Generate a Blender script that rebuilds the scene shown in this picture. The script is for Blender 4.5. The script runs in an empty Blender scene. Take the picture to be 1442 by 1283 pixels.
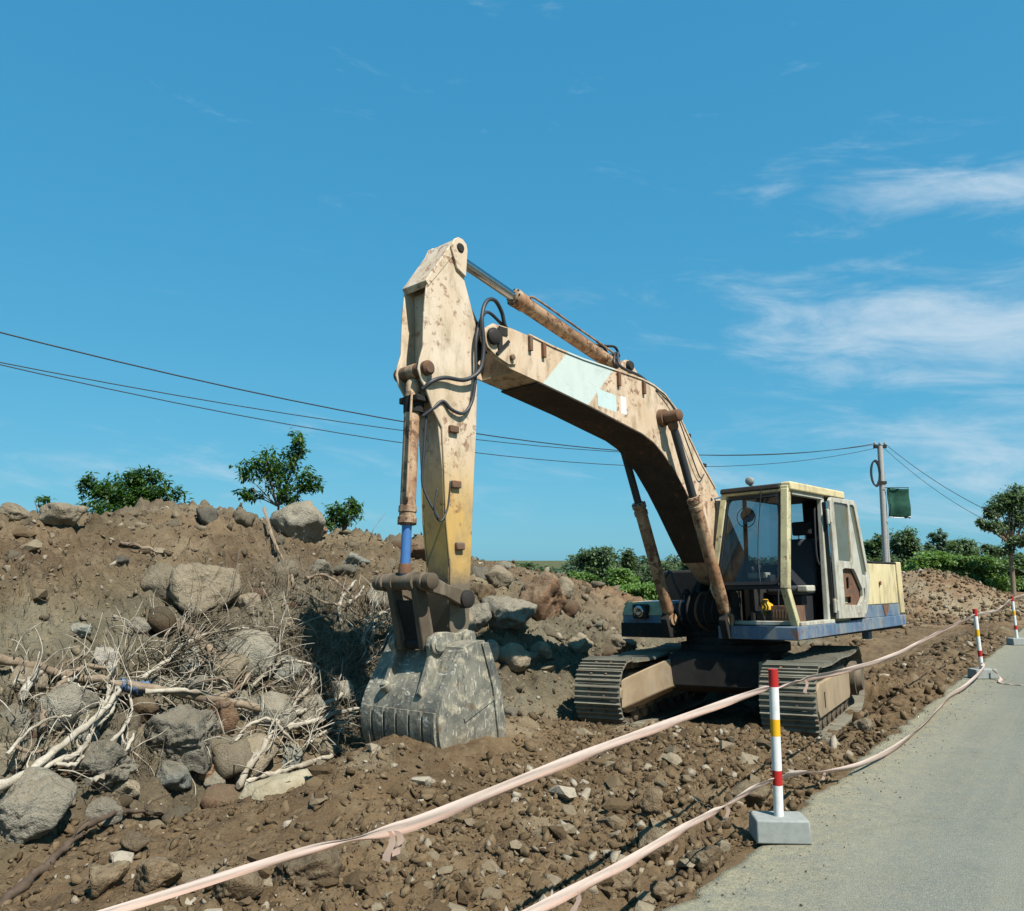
import bpy, math, random
import numpy as np
from mathutils import Matrix, Vector
from mathutils.bvhtree import BVHTree
random.seed(7); RNG=np.random.default_rng(11)
rad=math.radians
SC=bpy.context.scene
COL=SC.collection
# ------------------------------------------------------------------ camera
IW,IH=1442,1283; FPX=1150.0; CAMZ=1.9; HOR=789.0
PITCH=math.atan((HOR-IH/2)/FPX)
cam_d=bpy.data.cameras.new('camera'); cam_d.sensor_fit='HORIZONTAL'; cam_d.sensor_width=36
cam_d.lens=36*FPX/IW; cam_d.clip_start=.05; cam_d.clip_end=6000
cam=bpy.data.objects.new('camera',cam_d); COL.objects.link(cam)
cam.location=(0,0,CAMZ); cam.rotation_euler=(math.pi/2+PITCH,0,0)
SC.camera=cam
SC.render.resolution_x=1024; SC.render.resolution_y=911
SC.view_settings.view_transform='Standard'; SC.view_settings.look='None'
SC.view_settings.exposure=0.80; SC.view_settings.gamma=1.0; SC.view_settings.use_curve_mapping=False
# ------------------------------------------------------------------ sun and sky
SUN_EL=rad(54); SUN_H=Vector((.61,-.79,0)).normalized()       # horizontal direction towards the sun
sun_dir=Vector((SUN_H.x*math.cos(SUN_EL),SUN_H.y*math.cos(SUN_EL),math.sin(SUN_EL)))
sd=bpy.data.lights.new('sun','SUN'); sd.energy=5.0; sd.angle=rad(.53); sd.color=(1,.955,.89)
sun=bpy.data.objects.new('sun',sd); COL.objects.link(sun); sun.location=(20,-12,30)
sun.rotation_euler=sun_dir.to_track_quat('Z','Y').to_euler()
W=bpy.data.worlds.new('World'); SC.world=W; W.use_nodes=True
def world():
    nt=W.node_tree; N=nt.nodes; L=nt.links; N.clear()
    def nd(t,**k):
        n=N.new(t)
        for a,b in k.items(): setattr(n,a,b)
        return n
    out=nd('ShaderNodeOutputWorld'); bg=nd('ShaderNodeBackground'); bg.inputs[1].default_value=.056
    sky=nd('ShaderNodeTexSky',sky_type='NISHITA'); sky.sun_disc=False
    sky.sun_elevation=SUN_EL; sky.sun_rotation=math.atan2(SUN_H.x,SUN_H.y)
    sky.altitude=0; sky.air_density=1.0; sky.dust_density=.35; sky.ozone_density=2.2
    tc=nd('ShaderNodeTexCoord'); sep=nd('ShaderNodeSeparateXYZ'); L.new(tc.outputs['Generated'],sep.inputs[0])
    def M(op,a,b=None,c=None,clamp=False):
        n=nd('ShaderNodeMath',operation=op); n.use_clamp=clamp
        for i,v in enumerate((a,b,c)):
            if v is None: continue
            if isinstance(v,(int,float)): n.inputs[i].default_value=v
            else: L.new(v,n.inputs[i])
        return n.outputs[0]
    # camera-like response of the clear sky: flatter from zenith to horizon
    sr=nd('ShaderNodeSeparateColor'); L.new(sky.outputs[0],sr.inputs[0]); cr=nd('ShaderNodeCombineColor')
    for i,(a_,g_) in enumerate(((.56,.738),(2.60,.393),(4.28,.287))): L.new(M('MULTIPLY',M('POWER',sr.outputs[i],g_),a_),cr.inputs[i])
    X,Y,Z=sep.outputs[0],sep.outputs[1],sep.outputs[2]
    az=M('ARCTAN2',X,Y)
    zc=M('MAXIMUM',Z,0.0)
    # streaky high cloud: stretched along the horizon, tilted slightly
    comb=nd('ShaderNodeCombineXYZ')
    el=M('ARCSINE',zc)
    L.new(M('MULTIPLY',az,3.6),comb.inputs[0]); L.new(M('MULTIPLY',M('ADD',el,M('MULTIPLY',az,.10)),13.0),comb.inputs[1])
    n1=nd('ShaderNodeTexNoise'); n1.inputs['Scale'].default_value=1.9; n1.inputs['Detail'].default_value=10; n1.inputs['Roughness'].default_value=.62
    n1.inputs['Distortion'].default_value=.45
    L.new(comb.outputs[0],n1.inputs['Vector'])
    # two broad cloud decks: one band in the middle heights, one low along the horizon
    comb2=nd('ShaderNodeCombineXYZ'); L.new(M('MULTIPLY',az,1.0),comb2.inputs[0]); L.new(M('MULTIPLY',el,2.0),comb2.inputs[1])
    n2=nd('ShaderNodeTexNoise'); n2.inputs['Scale'].default_value=1.3; n2.inputs['Detail'].default_value=1
    L.new(comb2.outputs[0],n2.inputs['Vector'])
    def gauss(v,c,w): 
        d=M('DIVIDE',M('SUBTRACT',v,c),w); return M('POWER',2.718,M('MULTIPLY',M('MULTIPLY',d,d),-1))
    mr=nd('ShaderNodeMapRange',interpolation_type='SMOOTHSTEP'); L.new(az,mr.inputs[0])
    mr.inputs[1].default_value=.12; mr.inputs[2].default_value=.52; mr.inputs[3].default_value=0; mr.inputs[4].default_value=1
    right=mr.outputs[0]
    el2=M('ADD',el,M('MULTIPLY',az,.10))
    mr3=nd('ShaderNodeMapRange',interpolation_type='SMOOTHSTEP'); L.new(az,mr3.inputs[0])
    for i_,v_ in enumerate((-.05,.50,0,1)): mr3.inputs[i_+1].default_value=v_
    deck=M('ADD',M('MULTIPLY',gauss(el2,.300,.066),mr3.outputs[0]),M('MULTIPLY',M('MULTIPLY',gauss(el2,.445,.042),right),.75))
    low=gauss(el,.095,.075)
    cover=M('ADD',M('MULTIPLY',deck,.42),M('MULTIPLY',M('MULTIPLY',low,M('ADD',M('MULTIPLY',right,.55),.45)),.34))
    cover=M('ADD',cover,M('MULTIPLY',M('SUBTRACT',n2.outputs[0],.5),.10))
    c=M('ADD',n1.outputs[0],cover)
    mr2=nd('ShaderNodeMapRange',interpolation_type='SMOOTHSTEP'); L.new(c,mr2.inputs[0])
    mr2.inputs[1].default_value=.60; mr2.inputs[2].default_value=1.12; mr2.inputs[3].default_value=0; mr2.inputs[4].default_value=.85
    mix=nd('ShaderNodeMix',data_type='RGBA'); L.new(mr2.outputs[0],mix.inputs[0]); L.new(cr.outputs[0],mix.inputs[6]); mix.inputs[7].default_value=(5.9,7.4,8.6,1)
    L.new(mix.outputs[2],bg.inputs[0]); L.new(bg.outputs[0],out.inputs[0])
world()

# ------------------------------------------------------------------ pixel <-> place
_c,_s=math.cos(PITCH),math.sin(PITCH); CAM=np.array([0,0,CAMZ])
def ray(px,py):
    a=(px-IW/2)/FPX; b=-(py-IH/2)/FPX
    return np.array([a,_c-_s*b,_s+_c*b])
def at(px,py,dep):
    d=ray(px,py); return CAM+d*(dep/d[1])
def ground(px,py,z=0.):
    d=ray(px,py); return CAM+d*((z-CAMZ)/d[2])

# ------------------------------------------------------------------ numpy noise
def _h(ix,iy,iz,seed):
    n=(ix.astype(np.int64)*374761393+iy.astype(np.int64)*668265263+iz.astype(np.int64)*2147483647+seed*974634777)&0xffffffff
    n=((n^(n>>13))*1274126177)&0xffffffff
    n=((n^(n>>16))*2246822519)&0xffffffff
    return ((n^(n>>15))&0xffffff)/float(0xffffff)
def vnoise(x,y,z=None,seed=0):
    x=np.asarray(x,float);y=np.asarray(y,float)
    if z is None: z=np.zeros_like(x)
    ix,iy,iz=np.floor(x),np.floor(y),np.floor(z)
    fx,fy,fz=x-ix,y-iy,z-iz
    fx=fx*fx*(3-2*fx);fy=fy*fy*(3-2*fy);fz=fz*fz*(3-2*fz)
    r=0
    flat=not np.any(fz)
    for dx in (0,1):
        for dy in (0,1):
            for dz in ((0,) if flat else (0,1)):
                w=(fx if dx else 1-fx)*(fy if dy else 1-fy)*(1 if flat else (fz if dz else 1-fz))
                r=r+w*_h(ix+dx,iy+dy,iz+dz,seed)
    return r*2-1
def fbm(x,y,sc,oct=4,seed=0,gain=.5):
    r=0;a=1;t=0
    for o in range(oct):
        c,s=math.cos(o*1.3),math.sin(o*1.3)
        r=r+a*vnoise((x*c-y*s)*sc+o*17.3,(x*s+y*c)*sc-o*9.1,None,seed+o); t+=a; a*=gain; sc*=2.03
    return r/t
def clods(x,y,cell,seed,rmin=.15,rmax=.55,prob=.8):
    """height of rounded-angular lumps scattered in a jittered grid, in units of cell"""
    gx,gy=x/cell,y/cell; ix,iy=np.floor(gx),np.floor(gy); z0=np.zeros_like(gx)
    best=np.zeros_like(gx)
    for dx in (-1,0,1):
        for dy in (-1,0,1):
            cx,cy=ix+dx,iy+dy
            px=cx+_h(cx,cy,z0,seed);py=cy+_h(cx,cy,z0,seed+1)
            r=rmin+(rmax-rmin)*_h(cx,cy,z0,seed+2)**2
            on=_h(cx,cy,z0,seed+3)<prob
            an=_h(cx,cy,z0,seed+4)*3.14159; ca,sa=np.cos(an),np.sin(an)
            ux=(gx-px)*ca+(gy-py)*sa; uy=-(gx-px)*sa+(gy-py)*ca
            d=np.maximum(np.abs(ux)*.9+np.abs(uy)*.35,np.abs(uy)*1.15+.12*np.abs(ux))/r
            tilt=1+.5*ux/r
            hgt=np.where(on,np.clip((1-d)*3.2,0,1)*tilt*np.minimum(r,.34)*.75,0)
            best=np.maximum(best,hgt)
    return best*cell
def sstep(a,b,x):
    t=np.clip((x-a)/(b-a),0,1); return t*t*(3-2*t)

# ------------------------------------------------------------------ lie of the land
# road edge line, u = metres left of it, s = metres along it
RP=np.array([.85,4.74]); RD=np.array([.5866,.8099]); RN=np.array([-.8099,.5866])
def us(x,y): 
    return (x-RP[0])*RN[0]+(y-RP[1])*RN[1], (x-RP[0])*RD[0]+(y-RP[1])*RD[1]
def xy(u,s): return RP[0]+RN[0]*u+RD[0]*s, RP[1]+RN[1]*u+RD[1]*s
U_RIDGE=8.0
def on_u(px,py,u):
    d=ray(px,py); n=np.array([RN[0],RN[1],0]); P0=np.array([*xy(u,0),0])
    P=CAM+d*(np.dot(P0-CAM,n)/np.dot(d,n)); return P
_r=[]
for q in [(-60,716),(0,722),(60,722),(110,722),(150,722),(210,716),(262,713),(330,720),(370,735),(440,757),(505,757),(530,768),(560,770),(590,762),(640,785),(690,796),(720,798),(770,812),(800,820),(840,836),(880,862),(905,884)]:
    P=on_u(q[0],q[1],U_RIDGE); _r.append((us(P[0],P[1])[1],P[2]))
_r=np.array(sorted(_r)); RIDGE_S=np.concatenate([[-30],_r[:,0],[_r[-1,0]+6,60]]); RIDGE_Z=np.concatenate([[_r[0,1]],_r[:,1],[.1,.0]])
# excavator pose (fitted)
EX_T=np.array([3.0008,11.4539,-.2468]); EX_M0=np.array([[-.50240,.86447,-.01684],[-.86426,-.50152,.03899],[.02526,.03415,.99910]])
EX_T0=np.array([3.3079,11.7828,-.25445]); EX_M=np.array([[-.68238,.73080,-.01684],[-.73080,-.68148,.03899],[.01702,.03892,.99910]])
BED=-.42
def H0(x,y):
    """smooth land"""
    u,s=us(x,y)
    shoulder=.10*sstep(0.05,.6,u)*np.exp(-((u-.7)/.9)**2)
    heap=.43*np.exp(-((u-2.75)/.95)**2-np.where(s<1.6,((s-1.6)/2.6)**2,((s-1.6)/1.5)**2))
    heap2=.16*np.exp(-((u-1.7)/1.1)**2-((s+1.8)/2.4)**2)
    heap3=.10*np.exp(-((u-1.3)/.8)**2-((s-3.2)/1.2)**2)
    z=-.02+shoulder+heap+heap2+heap3
    hollow=-.48*np.exp(-((u-3.95)/.42)**2-((s-1.4)/1.5)**2)
    z=z+hollow
    z=z-.16*sstep(6,16,s)*sstep(.2,1.5,u)
    # bank
    uf=3.75+.30*np.sin(s*.55+.8)+.25*vnoise(s*.9,s*0+3.3,None,5)
    t=(u-uf)/(U_RIDGE-uf)
    rz=np.interp(s,RIDGE_S,RIDGE_Z)+.0*u
    tt=np.clip(t,0,1)
    prof=.62*tt**.72+.38*sstep(0,1,tt)
    bank=(rz-np.minimum(z,0.1))*prof
    z=np.where(t>0,np.where(t<1,z*(1-.6*tt)*(1-tt)+tt*np.minimum(z,.1)+bank,rz),z)
    back=sstep(U_RIDGE+.6,U_RIDGE+5.5,u)
    z=z*(1-back)+BED*back
    # far cross heap
    z=z+1.55*np.exp(-((u-3.6)/2.6)**2-((s-33)/3.2)**2)*sstep(-.3,1.2,u)+.9*np.exp(-((u-7.5)/2.5)**2-((s-36)/5)**2)
    z=z+.35*np.exp(-((u-5.5)/2.2)**2-((s-19)/4)**2)
    # bed under the machine
    lx=(x-EX_T[0])*EX_M0[0,0]+(y-EX_T[1])*EX_M0[1,0]; ly=(x-EX_T[0])*EX_M0[0,1]+(y-EX_T[1])*EX_M0[1,1]
    pl=EX_T[2]+EX_M0[2,0]*lx+EX_M0[2,1]*ly+.015
    dx=np.maximum(np.abs(lx)-1.75,0);dy=np.maximum(np.abs(ly)-1.40,0); d=np.sqrt(dx*dx+dy*dy)
    w=1-sstep(0,.75,d)
    z=z*(1-w)+pl*w
    z=np.where(u<-.02,np.minimum(z,-.03)-.08*sstep(.0,.25,-u),z)
    return z
def rough(x,y):
    u,s=us(x,y)
    b=sstep(3.4,4.6,u)*(1-sstep(9.5,12,u))
    lx=(x-EX_T[0])*EX_M0[0,0]+(y-EX_T[1])*EX_M0[1,0]; ly=(x-EX_T[0])*EX_M0[0,1]+(y-EX_T[1])*EX_M0[1,1]
    tr=(np.abs(lx)<1.95)&(np.abs(ly)<1.5)
    k=sstep(-.02,.22,u)*np.where(tr,.35,1)
    n=fbm(x,y,1.1,3,1)*.05+fbm(x,y,4.3,4,2)*.035
    n=n+b*(fbm(x,y,.75,3,3)*.13+fbm(x,y,2.6,4,4,.6)*.10)
    crag=np.abs(fbm(x,y,5.2,3,9)); n=n+(.03+.13*b)*(crag-.3)+b*.03*fbm(x,y,8.5,3,17); n=n-b*.22*np.clip(fbm(x,y,3.1,3,13)-.22,0,1)
    return n*k
def micro(x,y):
    u,s=us(x,y)
    b=sstep(3.4,4.6,u)*(1-sstep(9.5,12,u)); e=np.exp(-((u-.7)/.9)**2)
    k=sstep(-.02,.2,u)
    dens=.5+.5*fbm(x,y,.9,2,31)
    m=clods(x,y,.30,41,.1,.42,.55)*(.55+.30*e+.10*b)*np.clip(dens*1.5+.4*b,0.1,1)
    m=np.maximum(m,clods(x,y,.15,51,.12,.5,.75)*.85)
    m=np.maximum(m,clods(x,y,.085,61,.15,.5,.8)*.8)
    m=m*(.66+.50*e+.75*b)
    m=m+fbm(x,y,13,3,71)*(.012+.016*b)+fbm(x,y,31,2,75)*(.007+.006*b)
    return m*k
def H(x,y): return H0(x,y)+rough(x,y)+micro(x,y)
def hs(x,y): return float(H0(np.array([x]),np.array([y]))[0]+rough(np.array([x]),np.array([y]))[0])
def hit(px,py,far=60.):
    d=ray(px,py); r=SOIL_BVH.ray_cast(Vector(CAM),Vector(d).normalized(),far)
    Q=np.array(r[0]) if r[0] is not None else CAM+d*far
    if px<900:
        R_=on_u(px,py,U_RIDGE-.1)
        if R_[1]>0 and Q[1]>R_[1]: return R_
    return Q

# ------------------------------------------------------------------ object helpers
def tag(o,label=None,cat=None,group=None,kind=None):
    if label: o['label']=label
    if cat: o['category']=cat
    if group: o['group']=group
    if kind: o['kind']=kind
    return o
def empty(name,loc=(0,0,0),rz=0,parent=None):
    o=bpy.data.objects.new(name,None); COL.objects.link(o); o.location=loc; o.rotation_euler=(0,0,rz); o.empty_display_size=.1
    if parent: o.parent=parent
    return o
def finish(me,mat,smooth):
    if mat: me.materials.append(mat)
    if smooth is not None:
        me.polygons.foreach_set('use_smooth',np.ones(len(me.polygons),bool))
        if smooth<179: me.set_sharp_from_angle(angle=rad(smooth))
    me.update()
def link(name,me,parent=None):
    o=bpy.data.objects.new(name,me); COL.objects.link(o)
    if parent: o.parent=parent
    return o
def mesh_np(name,V,F,mat=None,smooth=None,attrs=None,parent=None):
    """V (n,3), F (m,k) with k=3 or 4"""
    V=np.ascontiguousarray(V,np.float32); F=np.ascontiguousarray(F,np.int32); k=F.shape[1]
    me=bpy.data.meshes.new(name); me.vertices.add(len(V)); me.vertices.foreach_set('co',V.ravel())
    me.loops.add(F.size); me.loops.foreach_set('vertex_index',F.ravel())
    me.polygons.add(len(F)); me.polygons.foreach_set('loop_start',np.arange(0,F.size,k,dtype=np.int32))
    if attrs:
        for n,a in attrs.items():
            at_=me.attributes.new(n,'FLOAT','POINT'); at_.data.foreach_set('value',np.ascontiguousarray(a,np.float32))
    me.update(calc_edges=True); me.validate()
    finish(me,mat,smooth)
    return link(name,me,parent)
class MB:
    def __init__(s): s.v=[]; s.f=[]
    def add(s,vs,fs):
        b=len(s.v); s.v+= [tuple(map(float,v)) for v in vs]; s.f+=[tuple(b+i for i in f) for f in fs]; return s
    def box(s,x0,x1,y0,y1,z0,z1):
        vs=[(x,y,z) for x in (x0,x1) for y in (y0,y1) for z in (z0,z1)]
        return s.add(vs,[(0,1,3,2),(4,6,7,5),(0,4,5,1),(2,3,7,6),(0,2,6,4),(1,5,7,3)])
    def hexa(s,p):  # 8 points: bottom 4 (ccw), top 4
        return s.add(p,[(3,2,1,0),(4,5,6,7),(0,1,5,4),(1,2,6,5),(2,3,7,6),(3,0,4,7)])
    def bar(s,a,b,w,h,up=(0,0,1)):
        a=Vector(a);b=Vector(b);d=(b-a).normalized();up=Vector(up)
        if abs(d.dot(up))>.98: up=Vector((1,0,0))
        x=d.cross(up).normalized();y=x.cross(d)
        p=[]
        for c in (a,b):
            for i,j in ((-1,-1),(1,-1),(1,1),(-1,1)): p.append(c+x*(i*w/2)+y*(j*h/2))
        return s.add(p,[(0,3,2,1),(4,5,6,7),(0,1,5,4),(1,2,6,5),(2,3,7,6),(3,0,4,7)])
    def prism(s,pts,y0,y1,hole=None):   # outline in xz, extruded along y
        n=len(pts); vs=[(x,y0,z) for x,z in pts]+[(x,y1,z) for x,z in pts]
        fs=[tuple(range(n)),tuple(range(2*n-1,n-1,-1))]+[(i,n+i,n+(i+1)%n,(i+1)%n) for i in range(n)]
        return s.add(vs,fs)
    def prism_z(s,pts,z0,z1):
        n=len(pts); vs=[(x,y,z0) for x,y in pts]+[(x,y,z1) for x,y in pts]
        fs=[tuple(range(n-1,-1,-1)),tuple(range(n,2*n))]+[(i,(i+1)%n,n+(i+1)%n,n+i) for i in range(n)]
        return s.add(vs,fs)
    def frame(s,outer,inner,y0,y1):     # ring between two outlines (same count), extruded along y
        n=len(outer); vs=[]
        for y in (y0,y1):
            vs+=[(x,y,z) for x,z in outer]+[(x,y,z) for x,z in inner]
        fs=[]
        for i in range(n):
            j=(i+1)%n
            fs+=[(i,j,n+j,n+i),(2*n+i,3*n+i,3*n+j,2*n+j),(i,2*n+i,2*n+j,j),(n+i,n+j,3*n+j,3*n+i)]
        return s.add(vs,fs)
    def cyl(s,a,b,r,r2=None,n=16,caps=True):
        a=Vector(a);b=Vector(b);d=(b-a).normalized();r2=r if r2 is None else r2
        u=d.orthogonal().normalized();w=d.cross(u)
        vs=[];
        for c,rr in ((a,r),(b,r2)):
            for i in range(n):
                t=2*math.pi*i/n; vs.append(c+u*(rr*math.cos(t))+w*(rr*math.sin(t)))
        fs=[(i,(i+1)%n,n+(i+1)%n,n+i) for i in range(n)]
        if caps: fs+=[tuple(range(n-1,-1,-1)),tuple(range(n,2*n))]
        return s.add(vs,fs)
    def lathe(s,a,d,prof,n=20):         # prof: (dist along d, radius)
        a=Vector(a);d=Vector(d).normalized();u=d.orthogonal().normalized();w=d.cross(u);vs=[];fs=[]
        for t,r in prof:
            for i in range(n):
                q=2*math.pi*i/n; vs.append(a+d*t+u*(r*math.cos(q))+w*(r*math.sin(q)))
        for k in range(len(prof)-1):
            for i in range(n):
                j=(i+1)%n; fs.append((k*n+i,k*n+j,(k+1)*n+j,(k+1)*n+i))
        fs+=[tuple(range(n-1,-1,-1)),tuple(range((len(prof)-1)*n,len(prof)*n))]
        return s.add(vs,fs)
    def tube(s,pts,r,n=8,sub=6,taper=None,knob=0):
        P=smooth_path(pts,sub); m=len(P); prev=None; vs=[];fs=[]
        for i,p in enumerate(P):
            d=(P[min(i+1,m-1)]-P[max(i-1,0)]).normalized()
            u=d.orthogonal().normalized() if prev is None else (prev-d*prev.dot(d)).normalized()
            prev=u;w=d.cross(u); rr=(r if taper is None else r*(1+(taper-1)*i/(m-1)))*(1+(knob*math.sin(i*2.3+r*900)*math.sin(i*.9+r*333) if knob else 0))
            for k in range(n):
                t=2*math.pi*k/n; vs.append(p+u*(rr*math.cos(t))+w*(rr*math.sin(t)))
        for i in range(m-1):
            for k in range(n):
                l=(k+1)%n; fs.append((i*n+k,i*n+l,(i+1)*n+l,(i+1)*n+k))
        fs+=[tuple(range(n-1,-1,-1)),tuple(range((m-1)*n,m*n))]
        return s.add(vs,fs)
    def build(s,name,mat,parent=None,smooth=38,bevel=0,seg=2):
        me=bpy.data.meshes.new(name); me.from_pydata(s.v,[],s.f); 
        finish(me,mat,smooth)
        o=link(name,me,parent)
        if bevel:
            m=o.modifiers.new('bevel','BEVEL'); m.width=bevel; m.segments=seg; m.limit_method='ANGLE'; m.angle_limit=rad(35); m.harden_normals=False
        return o
def smooth_path(pts,sub=6):
    P=[Vector(p) for p in pts]
    if len(P)<3 or sub<2: return P
    out=[]
    for i in range(len(P)-1):
        p0=P[max(i-1,0)];p1=P[i];p2=P[i+1];p3=P[min(i+2,len(P)-1)]
        for k in range(sub):
            t=k/sub;t2=t*t;t3=t2*t
            out.append(.5*((2*p1)+(p2-p0)*t+(2*p0-5*p1+4*p2-p3)*t2+(3*p1-p0-3*p2+p3)*t3))
    out.append(P[-1]); return out

# ------------------------------------------------------------------ materials
class G:
    """small node-graph helper"""
    def __init__(s,name):
        s.m=bpy.data.materials.new(name); s.m.use_nodes=True; s.t=s.m.node_tree; s.N=s.t.nodes; s.N.clear()
        s.out=s.n('ShaderNodeOutputMaterial'); s.tc=s.n('ShaderNodeTexCoord')
    def n(s,t,**k):
        o=s.N.new(t)
        for a,b in k.items(): setattr(o,a,b)
        return o
    def put(s,sock,v):
        if hasattr(v,'is_linked') or hasattr(v,'links'): s.t.links.new(v,sock)
        elif v is not None:
            if isinstance(v,(tuple,list)) and len(v)==3 and sock.type=='RGBA': v=(*v,1)
            sock.default_value=v
    def obj(s): return s.tc.outputs['Object']
    def noise(s,scale,detail=5,rough=.55,vec=None,stretch=None,dist=0,out=0):
        v=vec or s.obj()
        if stretch:
            mp=s.n('ShaderNodeMapping'); s.put(mp.inputs[0],v); mp.inputs['Scale'].default_value=stretch; v=mp.outputs[0]
        o=s.n('ShaderNodeTexNoise'); s.put(o.inputs['Vector'],v); o.inputs['Scale'].default_value=scale; o.inputs['Detail'].default_value=detail
        o.inputs['Roughness'].default_value=rough; o.inputs['Distortion'].default_value=dist
        return o.outputs[out]
    def vor(s,scale,feature='F1',out=0,vec=None):
        o=s.n('ShaderNodeTexVoronoi',feature=feature); s.put(o.inputs['Vector'],vec or s.obj()); o.inputs['Scale'].default_value=scale; return o.outputs[out]
    def rng(s,v,a,b,c=0,d=1,sm=True):
        o=s.n('ShaderNodeMapRange'); o.interpolation_type='SMOOTHSTEP' if sm else 'LINEAR'
        s.put(o.inputs[0],v)
        for i,q in enumerate((a,b,c,d)): s.put(o.inputs[i+1],q)
        return o.outputs[0]
    def math(s,op,a,b=None,clamp=False):
        o=s.n('ShaderNodeMath',operation=op); o.use_clamp=clamp; s.put(o.inputs[0],a)
        if b is not None: s.put(o.inputs[1],b)
        return o.outputs[0]
    def mix(s,f,a,b,mode='MIX'):
        o=s.n('ShaderNodeMix',data_type='RGBA',blend_type=mode); s.put(o.inputs[0],f); s.put(o.inputs[6],a); s.put(o.inputs[7],b); return o.outputs[2]
    def attr(s,name): 
        o=s.n('ShaderNodeAttribute'); o.attribute_name=name; return o.outputs['Fac']
    def rand(s): return s.n('ShaderNodeObjectInfo').outputs['Random']
    def sep(s,v=None):
        o=s.n('ShaderNodeSeparateXYZ'); s.put(o.inputs[0],v or s.obj()); return o.outputs
    def bump(s,h,strength=.4,dist=.01,nrm=None):
        o=s.n('ShaderNodeBump'); o.inputs['Strength'].default_value=strength; o.inputs['Distance'].default_value=dist; s.put(o.inputs['Height'],h)
        if nrm is not None: s.put(o.inputs['Normal'],nrm)
        return o.outputs[0]
    def done(s,col,rough=.8,metal=0,nrm=None,spec=.3,trans=None,alb=.76):
        if alb!=1: col=s.mix(1.0,col,(alb,alb,alb,1),'MULTIPLY')
        b=s.n('ShaderNodeBsdfPrincipled'); s.put(b.inputs['Base Color'],col); s.put(b.inputs['Roughness'],rough); s.put(b.inputs['Metallic'],metal)
        b.inputs['Specular IOR Level'].default_value=spec
        if nrm is not None: s.put(b.inputs['Normal'],nrm)
        sh=b.outputs[0]
        if trans:
            t=s.n('ShaderNodeBsdfTranslucent'); s.put(t.inputs[0],trans[1] if len(trans)>1 else col)
            mx=s.n('ShaderNodeMixShader'); mx.inputs[0].default_value=trans[0]; s.t.links.new(sh,mx.inputs[1]); s.t.links.new(t.outputs[0],mx.inputs[2]); sh=mx.outputs[0]
        s.t.links.new(sh,s.out.inputs[0]); return s.m
def lin(r,g,b):
    f=lambda c:((c/255+.055)/1.055)**2.4 if c/255>.04045 else c/255/12.92
    return (f(r),f(g),f(b),1)
# ------------------------------------------------------------------ earth materials
def m_soil():
    g=G('soil'); P=g.n('ShaderNodeNewGeometry').outputs['Position']
    zone=g.attr('zone'); red=g.attr('red'); pale=g.attr('pale')
    n1=g.noise(1.3,6,.62,P); n2=g.noise(9,6,.65,P); n3=g.noise(60,4,.6,P)
    brown=g.mix(g.rng(n1,.32,.68),(.104,.067,.034),(.182,.122,.064))
    grey=g.mix(g.rng(n1,.3,.7),(.092,.083,.054),(.182,.163,.112))
    c=g.mix(zone,brown,grey)
    damp=g.noise(.55,4,.6,P); c=g.mix(g.rng(damp,.50,.68,0,.6),c,(.072,.048,.027)); c=g.mix(g.rng(damp,.30,.44,.45,0),c,(.22,.175,.105))
    c=g.mix(red,c,g.mix(g.rng(n1,.35,.65),(.165,.088,.044),(.27,.170,.095)))
    c=g.mix(pale,c,(.33,.28,.185))
    c=g.mix(g.rng(n2,.42,.75,0,.5),c,(.24,.185,.11))
    c=g.mix(g.rng(g.noise(24,5,.7,P),.55,.75,0,.55),c,(.105,.075,.047))
    c=g.mix(g.rng(n3,.62,.8,0,.5),c,(.32,.26,.175))
    h=g.math('ADD',g.math('MULTIPLY',n3,.5),g.math('MULTIPLY',g.noise(170,3,.6,P),.4))
    h=g.math('ADD',h,g.math('MULTIPLY',g.vor(45,vec=P),.5))
    c=g.mix(g.rng(g.noise(16,6,.72,P),.30,.46,.65,0),c,(.045,.031,.018))  # deep soil darks standing in for small shadows between clods
    return g.done(c,.95,0,g.bump(h,1.0,.02),.15)
def m_rock(name,a,b,speck,bump=.9):
    g=G(name); r=g.rand(); ob=g.obj()
    ad=g.n('ShaderNodeVectorMath',operation='ADD'); g.put(ad.inputs[0],ob); cv=g.n('ShaderNodeCombineXYZ'); g.put(cv.inputs[0],g.math('MULTIPLY',r,37)); g.put(cv.inputs[1],g.math('MULTIPLY',r,91)); g.put(ad.inputs[1],cv.outputs[0]); V=ad.outputs[0]
    n=g.noise(3.2,7,.62,V); n2=g.noise(16,6,.65,V); n3=g.noise(75,4,.6,V)
    c=g.mix(g.rng(n,.3,.7),a,b)
    c=g.mix(g.rng(n2,.5,.75,0,.55),c,speck)
    c=g.mix(g.rng(n3,.52,.72,0,.6),c,tuple(x*.45 for x in a[:3]))
    c=g.mix(g.rng(g.noise(7,7,.72,V),.33,.45,.7,0),c,tuple(x*.42 for x in a[:3]))
    nz=g.sep(g.n('ShaderNodeNewGeometry').outputs['Normal'])[2]
    dust=g.math('MULTIPLY',g.rng(nz,.1,.9),g.rng(n2,.35,.65,.15,.75))
    c=g.mix(dust,c,(.255,.205,.13))
    tone=g.rng(r,0,1,.75,1.18,False); c=g.mix(1.0,c,g.n('ShaderNodeCombineColor').outputs[0] if False else tone,'MULTIPLY')
    h=g.math('ADD',g.math('MULTIPLY',n2,.9),g.math('MULTIPLY',n3,.35))
    return g.done(c,.9,0,g.bump(h,bump,.06),.15)
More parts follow.
